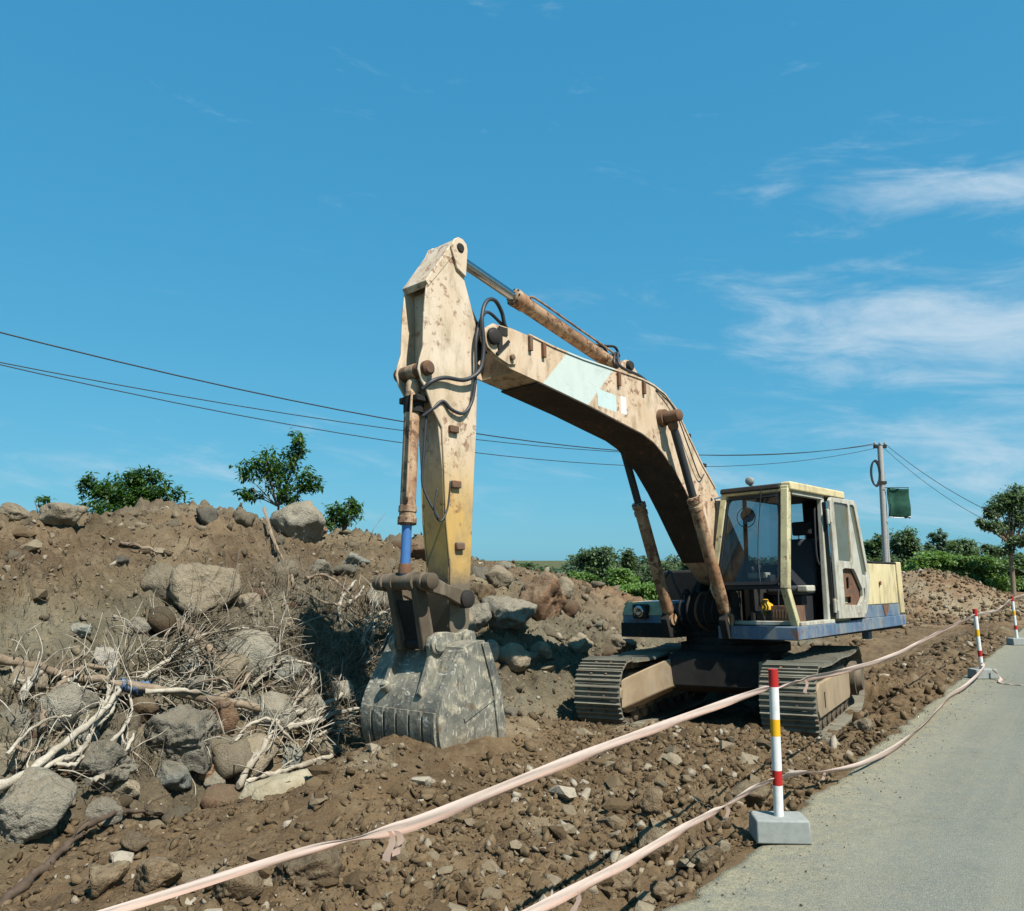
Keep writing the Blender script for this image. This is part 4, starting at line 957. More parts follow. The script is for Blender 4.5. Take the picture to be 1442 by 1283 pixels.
for sgn in (1,-1):
    # track frame is the body of this part
    mb=MB()
    out=[(1.28,.20),(1.45,.34),(1.45,.56),(1.20,.68),(-1.05,.68),(-1.22,.56),(-1.22,.26),(-1.05,.20)]
    mb.prism(out,-.17,.17)
    mb.prism([(1.35,.30),(1.62,.42),(1.62,.52),(1.35,.62)],-.20,-.15); mb.prism([(1.35,.30),(1.62,.42),(1.62,.52),(1.35,.62)],.15,.20)
    tr=mb.build('crawler_track',M_DUST,EX,40,.02)
    tr.matrix_local=Matrix.Translation((UL[0],UL[1],UL[2]))@Matrix.Rotation(UD,4,'Z')@Matrix.Translation((0,sgn*G2,0))
    # guard plate, outer side
    o_=MB().prism([(1.22,.26),(1.30,.34),(1.30,.58),(1.16,.64),(-.98,.64),(-1.1,.55),(-1.1,.30),(-1.0,.24)],.172*sgn,.215*sgn).build('side_plate',M_DUST,tr,40,.008)
    MB().prism([(.86,.34),(.895,.34),(.895,.52),(.86,.52)],.216*sgn,.222*sgn).build('slot',M_DARK,tr)
    for name,x,r in (('idler',TL/2-.47,.345),('sprocket',-TL/2+.47,.34)):
        mb=MB(); mb.lathe((x,-.14,TH/2-.01),(0,1,0),[(0,.16),(.02,r*.75),(.06,r*.8),(.09,r),(.19,r),(.22,r*.8),(.26,r*.75),(.28,.16)],28)
        if name=='sprocket':
            mb.cyl((x,-.24*1,TH/2-.01),(x,.26,TH/2-.01),.24,n=24); mb.cyl((x,sgn*.26,TH/2-.01),(x,sgn*.34,TH/2-.01),.19,.15,n=24)
            for i in range(18):
                a=2*math.pi*i/18; c=(x+math.cos(a)*r,0,TH/2-.01+math.sin(a)*r); mb.bar((c[0]-math.cos(a)*.03,-.04,c[2]-math.sin(a)*.03),(c[0]-math.cos(a)*.03,.04,c[2]-math.sin(a)*.03),.05,.06,(math.cos(a),0,math.sin(a)))
        mb.build(name,M_LINK,tr,40)
    for i in range(7):
        x=-1.02+i*.335; MB().lathe((x,-.17,.185),(0,1,0),[(0,.06),(.02,.11),(.06,.11),(.08,.085),(.26,.085),(.28,.11),(.32,.11),(.34,.06)],14).build('roller',M_LINK,tr,40)
    for x in (.55,-.5): MB().lathe((x,-.12,TH-.20),(0,1,0),[(0,.04),(.02,.07),(.22,.07),(.24,.04)],12).build('roller',M_LINK,tr,40)
    P=resample(track_path(),46); n=len(P)
    for i,p in enumerate(P):
        d=(P[(i+1)%n]-P[i-1]).normalized(); nrm=Vector((d.z,0,-d.x))     # outward
        if (p-Vector((0,0,TH/2))).dot(nrm)<0 and abs(p.x)>1.2: nrm=-nrm
        if abs(p.x)<=1.3: nrm=Vector((nrm.x,0,abs(nrm.z) if p.z>TH/2 else -abs(nrm.z)))
        xx=nrm.cross(Vector((0,1,0)))*-1; m=Matrix((( xx.x,0,nrm.x),(0,1,0),(xx.z,0,nrm.z))).to_4x4()
        if m.determinant()<0: xx=-xx; m=Matrix((( xx.x,0,nrm.x),(0,1,0),(xx.z,0,nrm.z))).to_4x4()
        off=p+nrm*.012
        for nm,me in (('track_shoe',SHOE),('chain_link',LINK)):
            o=bpy.data.objects.new(nm,me); COL.objects.link(o); o.parent=tr; o.matrix_local=Matrix.Translation(off)@m
# car body with four legs
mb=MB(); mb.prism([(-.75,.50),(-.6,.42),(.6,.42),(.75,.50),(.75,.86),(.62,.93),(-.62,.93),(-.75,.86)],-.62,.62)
def leg(sx,sy):
    sec=[]
    for i in range(9):
        t=i/8; y=sy*(.45+(G2-.19-.45)*t); xc=sx*(.50+.78*t**2.2); hw=.24-.02*t+.10*t**3; z0=.46-.22*t**1.5; z1=.90-.24*t**1.6
        sec.append([(xc-hw,y,z0),(xc+hw*.95,y,z0+.04),(xc+hw*.88,y,z1-.02),(xc-hw,y,z1)])
    vs=[p for s_ in sec for p in s_]; fs=[]
    for i in range(8):
        for k in range(4): fs.append((i*4+k,i*4+(k+1)%4,(i+1)*4+(k+1)%4,(i+1)*4+k))
    fs+=[(3,2,1,0),(32,33,34,35)]
    mb.add(vs,fs)
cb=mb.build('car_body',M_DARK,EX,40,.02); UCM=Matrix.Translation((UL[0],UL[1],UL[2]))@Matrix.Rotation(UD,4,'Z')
for sx in (1,-1):
    for sy in (1,-1): mb=MB(); leg(sx,sy); mb.build('cross_leg',M_DUST,cb,40,.02)
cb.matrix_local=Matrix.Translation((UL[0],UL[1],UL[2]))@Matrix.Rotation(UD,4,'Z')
MB().lathe((UL[0]*.6,0,.90),(0,0,1),[(0,.70),(.02,.74),(.12,.74),(.13,.66),(.22,.66)],40).build('swing_bearing',M_DARK,EX,40)
# --- upper deck
mb=MB(); mb.prism_z([(.62,-1.33),(.62,-.56),(.85,-.5),(.85,.28),(1.02,.32),(1.02,1.31),(-2.62,1.31),(-2.74,1.1),(-2.74,-1.1),(-2.62,-1.33)],1.115,1.29)
deck=mb.build('upper_deck',M_DARK,EX,40,.01)
MB().box(1.02,1.20,.27,1.335,1.12,1.285).build('step_beam',M_BLUE,EX,40,.012)
mb=MB(); mb.prism([(1.20,1.125),(1.20,1.285),(.15,1.285),(-1.2,1.31),(-2.70,1.31),(-2.70,1.16)],1.312,1.345); mb.build('side_skirt',M_BLUE,EX,40,.008)
MB().box(-2.70,-1.05,1.275,1.325,1.312,1.485).build('blue_band',M_BLUE,EX,40,.006)
# rear sheet: engine house and side panels
MB().prism_z([(-1.08,-1.29),(-1.08,1.27),(-2.5,1.27),(-2.66,1.15),(-2.66,-1.15),(-2.5,-1.29)],1.29,2.05).build('engine_house',M_DARK,EX,40,.03)
mb=MB()
for x0,x1,nm in ((-1.72,-1.10,0),(-2.50,-1.735,0)):
    MB().box(x0,x1,1.285,1.325,1.49,2.085).build('side_panel',M_PANEL,EX,40,.012)
MB().box(-2.70,-2.515,1.29,1.345,1.34,2.12).build('corner_post',M_PANEL,EX,40,.012)
mb=MB(); mb.prism([(-1.78,1.485),(-2.06,1.485),(-1.98,1.38),(-1.86,1.30)],1.327,1.334); mb.build('torn_flap',M_RUST,EX,None)
MB().box(-2.68,-1.06,-1.30,1.335,2.09,2.115).build('hood',M_DARK,EX,40,.01)
MB().cyl((-1.735,1.335,1.80),(-1.735,1.35,1.80),.03,n=10).build('latch',M_RUST,EX)
mb=MB(); mb.prism_z([(-2.2,-1.33),(-2.2,1.22),(-2.74,1.2),(-2.98,.8),(-3.05,0),(-2.98,-.8),(-2.74,-1.3)],1.16,1.98); mb.build('counterweight',M_BLUE,EX,40,.05)
MB().box(-1.9,-1.75,1.0,1.1,.98,1.12).build('drain_pipe',M_BLUE,EX,40,.01)
# right side: tool box with headlight, fuel tank
mb=MB(); mb.prism([(1.02,1.10),(1.02,1.40),(.92,1.575),(.25,1.60),(.25,1.10)],-1.35,-.52); tb=mb.build('tool_box',M_BLUE,EX,40,.012)
MB().prism([(1.024,1.40),(.928,1.580),(.25,1.603),(.25,1.4)],-1.358,-1.352).build('yellow_side',M_PANEL,tb,None)
mb=MB(); mb.hexa([(1.026,-1.34,1.405),(1.026,-.54,1.405),(1.03,-.54,1.41),(1.03,-1.34,1.41),(.93,-1.34,1.578),(.93,-.54,1.578),(.94,-.54,1.585),(.94,-1.34,1.585)]); mb.build('yellow_front',M_CAB,tb,None)
MB().box(1.022,1.06,-1.36,-.53,1.10,1.30).build('bumper',M_DARK,tb,40,.01)
hl=MB().box(.98,1.10,-1.13,-.90,1.36,1.56).build('headlight',M_BLK,EX,40,.02)
MB().lathe((1.09,-1.015,1.455),(1,0,0),[(0,.085),(.02,.085),(.03,.07),(.012,.02)],18).build('lens',M_LAMP,hl,60)
MB().box(-.95,.18,-1.30,-.45,1.29,2.04).build('fuel_tank',M_DARK,EX,40,.04)
MB().cyl((-.2,-.8,2.04),(-.2,-.8,2.12),.06,n=14).build('filler_cap',M_DARK,EX)
# boom foot brackets
for y in (-.36,.30): MB().prism([(-.25,1.29),(.75,1.29),(.62,1.62),(.42,2.06),(.22,2.14),(.05,2.02),(-.15,1.6)],y-.03,y+.03).build('boom_bracket',M_DARK,EX,40,.008)
MB().cyl((.25,-.42,1.95),(.25,.36,1.95),.07,n=16).build('boom_pin',M_DARK,EX)
for y in (-.47,.40): MB().prism([(.6,1.12),(1.25,1.12),(1.32,1.36),(1.25,1.50),(1.12,1.50),(.85,1.3)],y-.05,y+.05).build('cylinder_bracket',M_DARK,EX,40,.008)
MB().box(.45,.86,-.42,.24,1.29,1.72).build('valve_block',M_DARK,EX,40,.02)
# --- boom
BT=[(.22,2.12),(.42,2.36),(.72,2.74),(1.05,3.08),(1.37,3.37),(1.69,3.73),(1.93,4.02),(2.20,4.19),(2.45,4.26),(2.68,4.29),(3.17,4.30),(3.85,4.31),(4.36,4.34),(4.77,4.39),(5.02,4.41),(5.30,4.40)]
BB=[(5.42,4.32),(5.46,4.22),(5.42,4.13),(5.28,4.05),(5.05,3.98),(4.63,3.925),(3.74,3.795),(3.21,3.70),(2.75,3.62),(2.5,3.54),(2.30,3.42),(2.10,3.27),(1.85,3.03),(1.62,2.77),(1.30,2.38),(1.07,2.12),(.7,1.85),(.42,1.78),(.22,1.80),(.10,1.95)]
mb=MB(); core=[p for p in BT[:-1]]+[(4.92,4.40),(4.96,3.97)]+BB[5:]
mb.prism(core,-.235,.235)
for y0,y1 in ((.236,.262),(-.262,-.236)): mb.prism(BT+BB,y0,y1)
boom=mb.build('boom',M_BOOM,EX,30,.008)
# flange plates (bottom and top) a little wider than the box
def strip(path,y,th,off):
    P=[Vector((x,0,z)) for x,z in path]; vs=[];n=len(P)
    for i,p in enumerate(P):
        d=(P[min(i+1,n-1)]-P[max(i-1,0)]).normalized(); nn=Vector((-d.z,0,d.x))*off
        for yy in (-y,y): vs.append((p.x+nn.x,yy,p.z+nn.z)); vs.append((p.x+nn.x*(1+th/abs(off)),yy,p.z+nn.z*(1+th/abs(off))))
    fs=[]
    for i in range(n-1):
        a=i*4;b=a+4; fs+=[(a,a+2,b+2,b),(a+1,b+1,b+3,a+3),(a,b,b+1,a+1),(a+2,a+3,b+3,b+2)]
    fs+=[(0,1,3,2),(n*4-4,n*4-2,n*4-1,n*4-3)]
    return vs,fs
mb=MB(); mb.add(*strip([(x,z) for x,z in BT[3:-2]],.275,.018,.003)); mb.build('top_flange',M_BOOM,boom,40)
mb=MB(); mb.add(*strip(BB[5:16],.275,.018,.003)); mb.build('bottom_flange',M_UNDERSHADE,boom,40)
for y0,y1 in ((.264,.284),(-.284,-.264)):
    MB().prism([(5.30,4.385),(5.43,4.31),(5.45,4.22),(5.40,4.13),(5.27,4.06),(5.10,4.01),(4.99,4.03),(4.90,4.30),(4.92,4.385)],y0,y1).build('cheek_plate',M_BOOM,boom,30,.006)
MB().lathe((5.33,-.34,4.25),(0,1,0),[(0,.06),(.02,.085),(.05,.085),(.05,.07),(.63,.07),(.63,.085),(.66,.085),(.68,.06)],20).build('nose_pin',M_DARK,boom,40)
MB().box(5.20,5.26,.286,.30,4.14,4.36).build('pin_keeper',M_DARK,boom)
MB().box(5.12,5.24,.286,.296,4.30,4.38).build('pin_keeper',M_DARK,boom)
MB().bar((5.1,.292,4.25),(5.28,.292,4.08),.02,.03).build('weld_bar',M_DARK,boom)
for x,z in ((4.76,4.30),(4.55,4.27),(3.20,4.20),(2.68,4.19)): MB().box(x-.022,x+.022,.264,.30,z-.075,z+.085).build('hose_clip',M_RUST,boom,40,.004)
MB().lathe((5.06,.284,4.09),(0,1,0),[(0,.03),(.03,.03),(.035,.02)],10).build('grease_boss',M_RUST,boom)
# cylinder boss on boom
CT=(2.30,3.87); CB_=(1.18,1.36)
MB().lathe((CT[0],-.55,CT[1]),(0,1,0),[(0,.05),(.02,.075),(.1,.075),(.1,.06),(.22,.06),(.22,.105),(.30,.115),(.80,.115),(.88,.105),(.88,.06),(1.0,.06),(1.0,.075),(1.08,.075),(1.1,.05)],22).build('cylinder_boss',M_RUST,boom,40)
def cylinder(name,a,b,y,fr,rb,rr,rodm,barm,cap=True):
    """a: barrel end pin (x,z), b: rod end pin, fr: gland position 0..1"""
    A=Vector((a[0],y,a[1]));B=Vector((b[0],y,b[1]));D=(B-A);L_=D.length;d=D/L_;g_=L_*fr
    bar=MB(); bar.lathe(A+d*.08,d,[(0,rb*.7),(.04,rb*.95),(.06,rb),(g_-.22,rb),(g_-.215,rb*1.13),(g_-.16,rb*1.15),(g_-.155,rb*1.03),(g_-.12,rb*1.03),(g_-.115,rb*1.18),(g_-.06,rb*1.2),(g_-.05,rb*1.0),(g_-.04,rr*1.3)],22)
    bar.cyl((A.x,y-rb*.75,A.z),(A.x,y+rb*.75,A.z),rb*1.0,n=18)
    barrel=bar.build(name,barm,EX,40)
    gl=MB()
    u=d.orthogonal().normalized();w=d.cross(u)
    for i in range(8):
        t=2*math.pi*i/8; c=A+d*(g_-.0)+u*(rb*.98*math.cos(t))+w*(rb*.98*math.sin(t)); gl.cyl(c-d*.02,c+d*.035,.016,n=6)
    gl.build('gland_bolt',M_DARK,barrel,40)
    ro=MB(); ro.cyl(A+d*(g_-.06),B-d*.06,rr,n=18); ro.build('rod',rodm,barrel,40)
    ro=MB(); ro.cyl((B.x,y-rb*.75,B.z),(B.x,y+rb*.75,B.z),rb*.95,n=18); ro.lathe(B-d*.16,d,[(0,rr*1.15),(.03,rr*1.3),(.09,rb*.8)],16); ro.build('rod_eye',M_RUST,barrel,40)
    # feed pipe
    s_=w if w.y>0 else -w
    u2=(u if u.z>0 else -u)
    mp=MB(); mp.tube([A+d*.22+u2*rb*.9,A+d*.26+u2*(rb+.035),A+d*(g_*.5)+u2*(rb+.035),A+d*(g_-.22)+u2*(rb+.035),A+d*(g_-.18)+u2*rb*.9],.012,8,4); mp.build('feed_pipe',barm,barrel,60)
    return barrel
cylinder('boom_cylinder',CB_,CT,.40,.60,.080,.050,M_HOSE,M_CYL)
cylinder('boom_cylinder',CB_,(CT[0]-.06,CT[1]),-.45,.60,.080,.050,M_HOSE,M_CYL)
AC0=(2.80,4.47); AC1=(5.62,5.11)
# bracket on boom for arm cylinder
for y in (-.13,.13): MB().prism([(2.45,4.29),(3.12,4.30),(2.95,4.45),(2.86,4.54),(2.75,4.55),(2.66,4.46)],y-.022,y+.022).build('cylinder_bracket',M_BOOM,boom,40,.006)
cylinder('arm_cylinder',AC0,AC1,0,.665,.085,.055,M_CHROME,M_CYL)
MB().lathe((AC0[0],-.2,AC0[1]),(0,1,0),[(0,.05),(.02,.065),(.38,.065),(.40,.05)],16).build('cylinder_pin',M_DARK,boom,40)
mb=MB(); mb.tube([(2.86,.06,4.60),(3.0,.1,4.68),(3.2,.08,4.66),(3.3,.05,4.70)],.016,8); mb.tube([(2.9,-.06,4.60),(3.05,-.04,4.70),(3.25,-.05,4.69)],.016,8); mb.build('hard_pipe',M_DARK,boom,60)
# --- arm
w=.165; dx,dz=-.035,.012
AR=[(5.66,5.17),(5.62,4.92),(5.59,4.78),(5.49,4.51),(5.44,4.36),(5.43,3.85),(5.45,3.33),(5.50,2.68),(5.54,2.0),(5.57,1.46),(5.62,1.30),(5.70,1.27),(5.77,1.31)]
AF=[(5.81,1.46),(5.80,2.0),(5.85,2.40),(5.87,2.88),(5.90,3.28),(6.02,3.44),(6.09,3.60)]
lug=[(6.15,3.68),(6.19,3.78),(6.17,3.88),(6.13,4.0),(6.12,4.35),(6.085,4.645)]
cap_=[(5.83,5.03),(5.74,5.15)]
mb=MB()
mb.prism(AR+AF[:4]+[(5.92,3.26),(5.96,3.5),(5.97,4.3),(5.98,4.60)]+[(5.72,5.02)],-w+.02,w-.02)
for s in (-1,1): mb.prism(AR+AF+lug+cap_,min(s*(w-.019),s*(w+.004)),max(s*(w-.019),s*(w+.004)))
mb.hexa([(5.70,-w-.01,5.06),(6.07,-w-.01,4.60),(6.07,w+.01,4.60),(5.70,w+.01,5.06),(5.74,-w-.012,5.175),(6.105,-w-.012,4.655),(6.105,w+.012,4.655),(5.74,w+.012,5.175)])
arm=mb.build('arm',M_ARM,EX,30,.008)
for s in (-1,1): MB().prism([(5.575,5.10),(5.59,5.165),(5.64,5.20),(5.70,5.205),(5.755,5.17),(5.80,5.08),(5.72,4.88),(5.60,4.82)],s*(w+.018)-.014,s*(w+.018)+.014).build('top_cheek',M_ARM,arm,30,.006)
MB().lathe((AC1[0]+.055,-w-.045,AC1[1]-.01),(0,1,0),[(0,.04),(.02,.055),(2*w+.07,.055),(2*w+.09,.04)],18).build('top_pin',M_DARK,arm,40)
mb=MB(); mb.prism([(5.52,4.60),(5.40,4.42),(5.27,4.36),(5.22,4.25),(5.26,4.13),(5.40,4.0),(5.46,3.7),(5.6,3.9),(5.6,4.5)],-.155,.155); mb.build('pivot_lug',M_DARK,arm,40,.01)
for z,wd,x in ((3.27,.055,5.77),(2.75,.055,5.745),(2.18,.05,5.70)): MB().box(x-wd,x+wd,w+.005,w+.045,z-.035,z+.035).build('hose_block',M_RUST,arm,40,.01)
BC0=(6.10,3.80); BC1=(6.20,1.86)
MB().lathe((BC0[0],-w-.07,BC0[1]),(0,1,0),[(0,.05),(.02,.07),(2*w+.12,.07),(2*w+.14,.05)],18).build('lug_pin',M_RUST,arm,40)
cylinder('bucket_cylinder',BC0,BC1,0,.72,.072,.045,M_BROD,M_CYL)
mb=MB(); mb.box(6.02,6.17,-.13,.13,3.50,3.56); mb.cyl((6.10,.0,3.56),(6.10,.0,3.40),.095,n=16); mb.build('clamp',M_DARK,EX,40,.008)
# linkage
AP=(5.72,1.70)
for s in (-1,1):
    y=s*.27; mb=MB(); q=Vector((BC1[0]-AP[0],0,BC1[1]-AP[1])).normalized(); nn=Vector((-q.z,0,q.x))
    A=Vector((AP[0],0,AP[1]));B=Vector((BC1[0],0,BC1[1])); pts=[]
    for c,r,a0 in ((A,.075,90),(B,.078,-90)):
        for i in range(9):
            t=rad(a0+180*i/8)+math.atan2(q.z,q.x); pts.append((c.x+r*math.cos(t),c.z+r*math.sin(t)))
    pts.insert(9,(lambda v_:(v_.x,v_.z))((A+B)/2-nn*.055)); pts.append((lambda v_:(v_.x,v_.z))((A+B)/2+nn*.055))
    mb.prism(pts,y-.025,y+.025); mb.build('rocker_link',M_LINK,EX,40,.01)
MB().lathe((AP[0],-.34,AP[1]),(0,1,0),[(0,.05),(.02,.08),(.09,.085),(.09,.055),(.59,.055),(.59,.085),(.66,.08),(.68,.05)],20).build('link_pin',M_DARK,arm,40)
MB().lathe((BC1[0],-.40,BC1[1]),(0,1,0),[(0,.04),(.02,.07),(.08,.075),(.10,.06),(.22,.06),(.22,.085),(.30,.085),(.30,.072),(.50,.072),(.50,.085),(.58,.085),(.58,.06),(.70,.06),(.72,.075),(.78,.07),(.80,.04)],20).build('link_pin',M_LINK,EX,40)
BP=(5.69,1.345); EP=(6.055,1.32)
for s in (-1,1):
    mb=MB(); mb.hexa([(EP[0]-.075,s*.15-.035,EP[1]-.06),(EP[0]+.075,s*.15-.035,EP[1]-.06),(EP[0]+.075,s*.15+.035,EP[1]-.06),(EP[0]-.075,s*.15+.035,EP[1]-.06),(BC1[0]-.07,s*.17-.035,BC1[1]),(BC1[0]+.06,s*.17-.035,BC1[1]),(BC1[0]+.06,s*.17+.035,BC1[1]),(BC1[0]-.07,s*.17+.035,BC1[1])]); mb.build('push_link',M_LINK,EX,40,.012)
MB().hexa([(EP[0]-.02,-.12,EP[1]+.02),(EP[0]+.03,-.12,EP[1]+.02),(EP[0]+.03,.12,EP[1]+.02),(EP[0]-.02,.12,EP[1]+.02),(BC1[0]-.06,-.14,BC1[1]-.16),(BC1[0]-.01,-.14,BC1[1]-.16),(BC1[0]-.01,.14,BC1[1]-.16),(BC1[0]-.06,.14,BC1[1]-.16)]).build('link_web',M_DARK,EX,40,.01)
# --- bucket
BW=.50
back=[(5.73,1.345),(5.84,1.33),(5.965,1.295),(5.985,1.275),(6.10,1.09),(6.205,.925),(6.235,.86),(6.265,.75),(6.25,.55),(6.16,.38),(6.00,.24),(5.78,.14),(5.50,.08)]
lip=[(5.46,.16),(5.50,.55),(5.56,.95),(5.70,1.30)]
bs=smooth_path([(x,0,z) for x,z in back],4); bo=[(p.x,p.z) for p in bs]
inn=[]
for i,p in enumerate(bs):
    d=(bs[min(i+1,len(bs)-1)]-bs[max(i-1,0)]).normalized(); nn=Vector((d.z,0,-d.x)); inn.append((p.x+nn.x*.03,p.z+nn.z*.03))
mb=MB(); n=len(bo); vs=[(x,y,z) for y in (-BW,BW) for x,z in bo+inn]; fs=[]
N2=2*n
for i in range(n-1): fs+=[(i,i+1,N2+i+1,N2+i),(n+i,N2+n+i,N2+n+i+1,n+i+1),(i,n+i,n+i+1,i+1),(N2+i,N2+i+1,N2+n+i+1,N2+n+i)]
fs+=[(0,N2,N2+n,n),(n-1,2*n-1,N2+2*n-1,N2+n-1)]
mb.add(vs,fs); bk=mb.build('bucket',M_BKT,EX,40)
import bmesh as _bm
def fixn(o):
    b=_bm.new(); b.from_mesh(o.data); _bm.ops.recalc_face_normals(b,faces=b.faces); b.to_mesh(o.data); b.free()
fixn(bk)
for s in (-1,1): 
    p=MB().prism(bo+lip,min(s*BW,s*(BW+.022)),max(s*BW,s*(BW+.022))).build('side_plate',M_BKT,bk,40,.004); fixn(p)
    p=MB().prism([(5.44,.14),(5.485,.56),(5.545,.97),(5.695,1.325),(5.77,1.32),(5.645,.95),(5.585,.55),(5.56,.14)],min(s*(BW+.023),s*(BW+.042)),max(s*(BW+.023),s*(BW+.042))).build('lip_plate',M_BKT,bk,40,.004)
    MB().bar((5.60,s*(BW+.027),.86),(5.98,s*(BW+.027),.70),.012,.035).build('weld_bead',M_PALE if False else M_BKT,bk,40)
# wear straps on the lower back
for k in range(6):
    y0=-BW+.008+k*.168; y1=y0+.138
    seg=[(x,z) for x,z in bo if z<.80 and z>.16]; P=[Vector((x,0,z)) for x,z in seg]; vs=[];m=len(P)
    for i,p in enumerate(P):
        d=(P[min(i+1,m-1)]-P[max(i-1,0)]).normalized(); nn=Vector((-d.z,0,d.x)); 
        if nn.x<0 and p.z>.4: nn=-nn
        if p.z<=.4 and nn.z>0: nn=-nn
        for yy in (y0,y1): vs+=[tuple(p-nn*.003+Vector((0,yy,0))),tuple(p+nn*.022+Vector((0,yy,0)))]
    fs=[]
    for i in range(m-1): a=i*4;b=a+4; fs+=[(a,a+2,b+2,b),(a+1,b+1,b+3,a+3),(a,b,b+1,a+1),(a+2,a+3,b+3,b+2)]
    fs+=[(0,1,3,2),(m*4-4,m*4-2,m*4-1,m*4-3)]
    o=MB().add(vs,fs).build('wear_strap',M_BKT,bk,40,.003); fixn(o)
    if k in (2,3): 
        c=min(seg,key=lambda p_:abs(p_[1]-.50)); MB().cyl((c[0]+.008,(y0+y1)/2+.02,c[1]),(c[0]+.0195,(y0+y1)/2+.02,c[1]),.010,n=10).build('bolt_hole',M_BLK,bk)
# ears
def ear(y,t):
    mb=MB(); mb.prism([(5.60,1.30),(5.63,1.41),(5.69,1.435),(5.80,1.40),(5.93,1.42),(6.03,1.42),(6.12,1.38),(6.145,1.31),(6.12,1.23),(6.17,1.10),(6.25,.92),(6.22,.88),(6.05,1.10),(5.85,1.25),(5.66,1.25)],y-t,y+t)
    return mb.build('ear',M_BKT,bk,40,.008)
for y in (-.24,.24):
    ear(y,.028)
    s=1 if y>0 else -1
    MB().lathe((EP[0],y+s*.028,EP[1]),(0,s,0),[(0,.085),(.03,.085),(.04,.06),(.05,.06)],18).build('pin_boss',M_BKT,bk,40)
    MB().lathe((BP[0],y+s*.028,BP[1]),(0,s,0),[(0,.08),(.03,.08),(.04,.055),(.05,.055)],18).build('pin_boss',M_BKT,bk,40)
MB().cyl((EP[0],-.29,EP[1]),(EP[0],.29,EP[1]),.05,n=16).build('bucket_pin',M_DARK,bk); MB().cyl((BP[0],-.29,BP[1]),(BP[0],.29,BP[1]),.05,n=16).build('bucket_pin',M_DARK,bk)
MB().lathe((6.20,-.22,.93),(.55,0,.6),[(0,.05),(.06,.05),(.065,.03),(.08,.03)],14).build('lifting_eye',M_BKT,bk,40)
for k in range(5):
    y=-.4+k*.2; mb=MB(); mb.hexa([(5.42,y-.05,.06),(5.62,y-.05,.07),(5.62,y+.05,.07),(5.42,y+.05,.06),(5.42,y-.05,.13),(5.62,y-.05,.15),(5.62,y+.05,.15),(5.42,y+.05,.13)]); mb.hexa([(5.24,y-.03,.07),(5.44,y-.045,.065),(5.44,y+.045,.065),(5.24,y+.03,.07),(5.24,y-.03,.085),(5.44,y-.045,.125),(5.44,y+.045,.125),(5.24,y+.03,.085)]); mb.build('tooth',M_BKT,bk,40,.006)
# --- hoses
def hose(pts,r,nm='hose',m=None,parent=None): MB().tube(pts,r,8,8).build(nm,m or M_HOSE,parent or EX,180)
Y=.215
hose([(4.80,.12,4.42),(4.98,.14,4.46),(5.06,.16,4.60),(5.20,.20,4.68),(5.36,.24,4.62),(5.46,.27,4.42),(5.44,.27,4.12),(5.49,.26,3.88),(5.66,.23,3.76),(5.90,.215,3.74),(6.05,.20,3.68),(6.12,.14,3.60)],.021,parent=arm)
hose([(4.75,.06,4.41),(5.0,.10,4.50),(5.25,.16,4.55),(5.40,.21,4.45),(5.50,.225,4.20),(5.51,.225,3.85),(5.55,.215,3.58),(5.66,.21,3.44),(5.80,.20,3.45),(5.90,.18,3.52),(6.0,.16,3.44),(6.08,.10,3.36)],.017,parent=arm)
hose([(6.03,.10,3.4),(6.06,.095,3.0),(6.07,.09,2.75),(6.02,.14,2.56),(5.98,.17,2.48),(5.96,.19,2.42)],.012,parent=arm)
hose([(5.96,.172,2.70),(6.0,.175,2.5),(5.93,.176,2.40),(5.84,.174,2.52),(5.80,.172,2.78)],.009,parent=arm)
for k,(yy,off) in enumerate(((.20,.05),(.12,.06),(.02,.05),(-.10,.06))):
    pts=[]
    P=[Vector((x,0,z)) for x,z in ([(3.05,4.36)]+[(x,z) for x,z in BT[3:10]][::-1])]
    for i,p in enumerate(P):
        d=(P[min(i+1,len(P)-1)]-P[max(i-1,0)]).normalized(); nn=Vector((-d.z,0,d.x)); nn=nn if nn.x+nn.z>0 else -nn
        q=p+nn*(off+.03*math.sin(i*1.7+k)); pts.append((q.x,yy,q.z))
    pts=[(2.95,yy*.5,4.62)]+pts+[(.85,yy,2.85),(.7,yy,2.5)]
    hose(pts,.020,'boom_hose',parent=boom)
hose([(2.4,.27,4.22),(2.05,.30,4.02),(1.75,.31,3.55),(1.5,.30,3.2),(1.35,.28,3.25)],.008,'cable',parent=boom)
for (x,z) in ((1.62,3.72),(1.26,3.36)): MB().box(x-.05,x+.03,-.14,.25,z+.0,z+.05).build('hose_clip',M_DARK,boom,40,.006)
for i,(a,b,c) in enumerate([(-.30,1.75,.20),(-.18,1.72,.24),(-.05,1.70,.22),(.08,1.74,.20),(.20,1.72,.18)]):
    hose([(.80,a,1.60),(1.0,a+.01,b),(1.16,a+.02,1.62),(1.20,a,1.45),(1.05,a-.02,1.28),(.85,a,1.2)],.017,'loop_hose',M_DARK if i!=2 else M_RUST)
hose([(1.1,-.30,1.62),(1.22,-.34,1.86),(1.18,-.42,2.0),(1.22,-.5,1.88),(1.28,-.44,1.72)],.018,'loop_hose'); hose([(1.05,.18,1.66),(1.2,.18,1.92),(1.28,.30,2.02),(1.35,.38,1.86)],.018,'loop_hose')
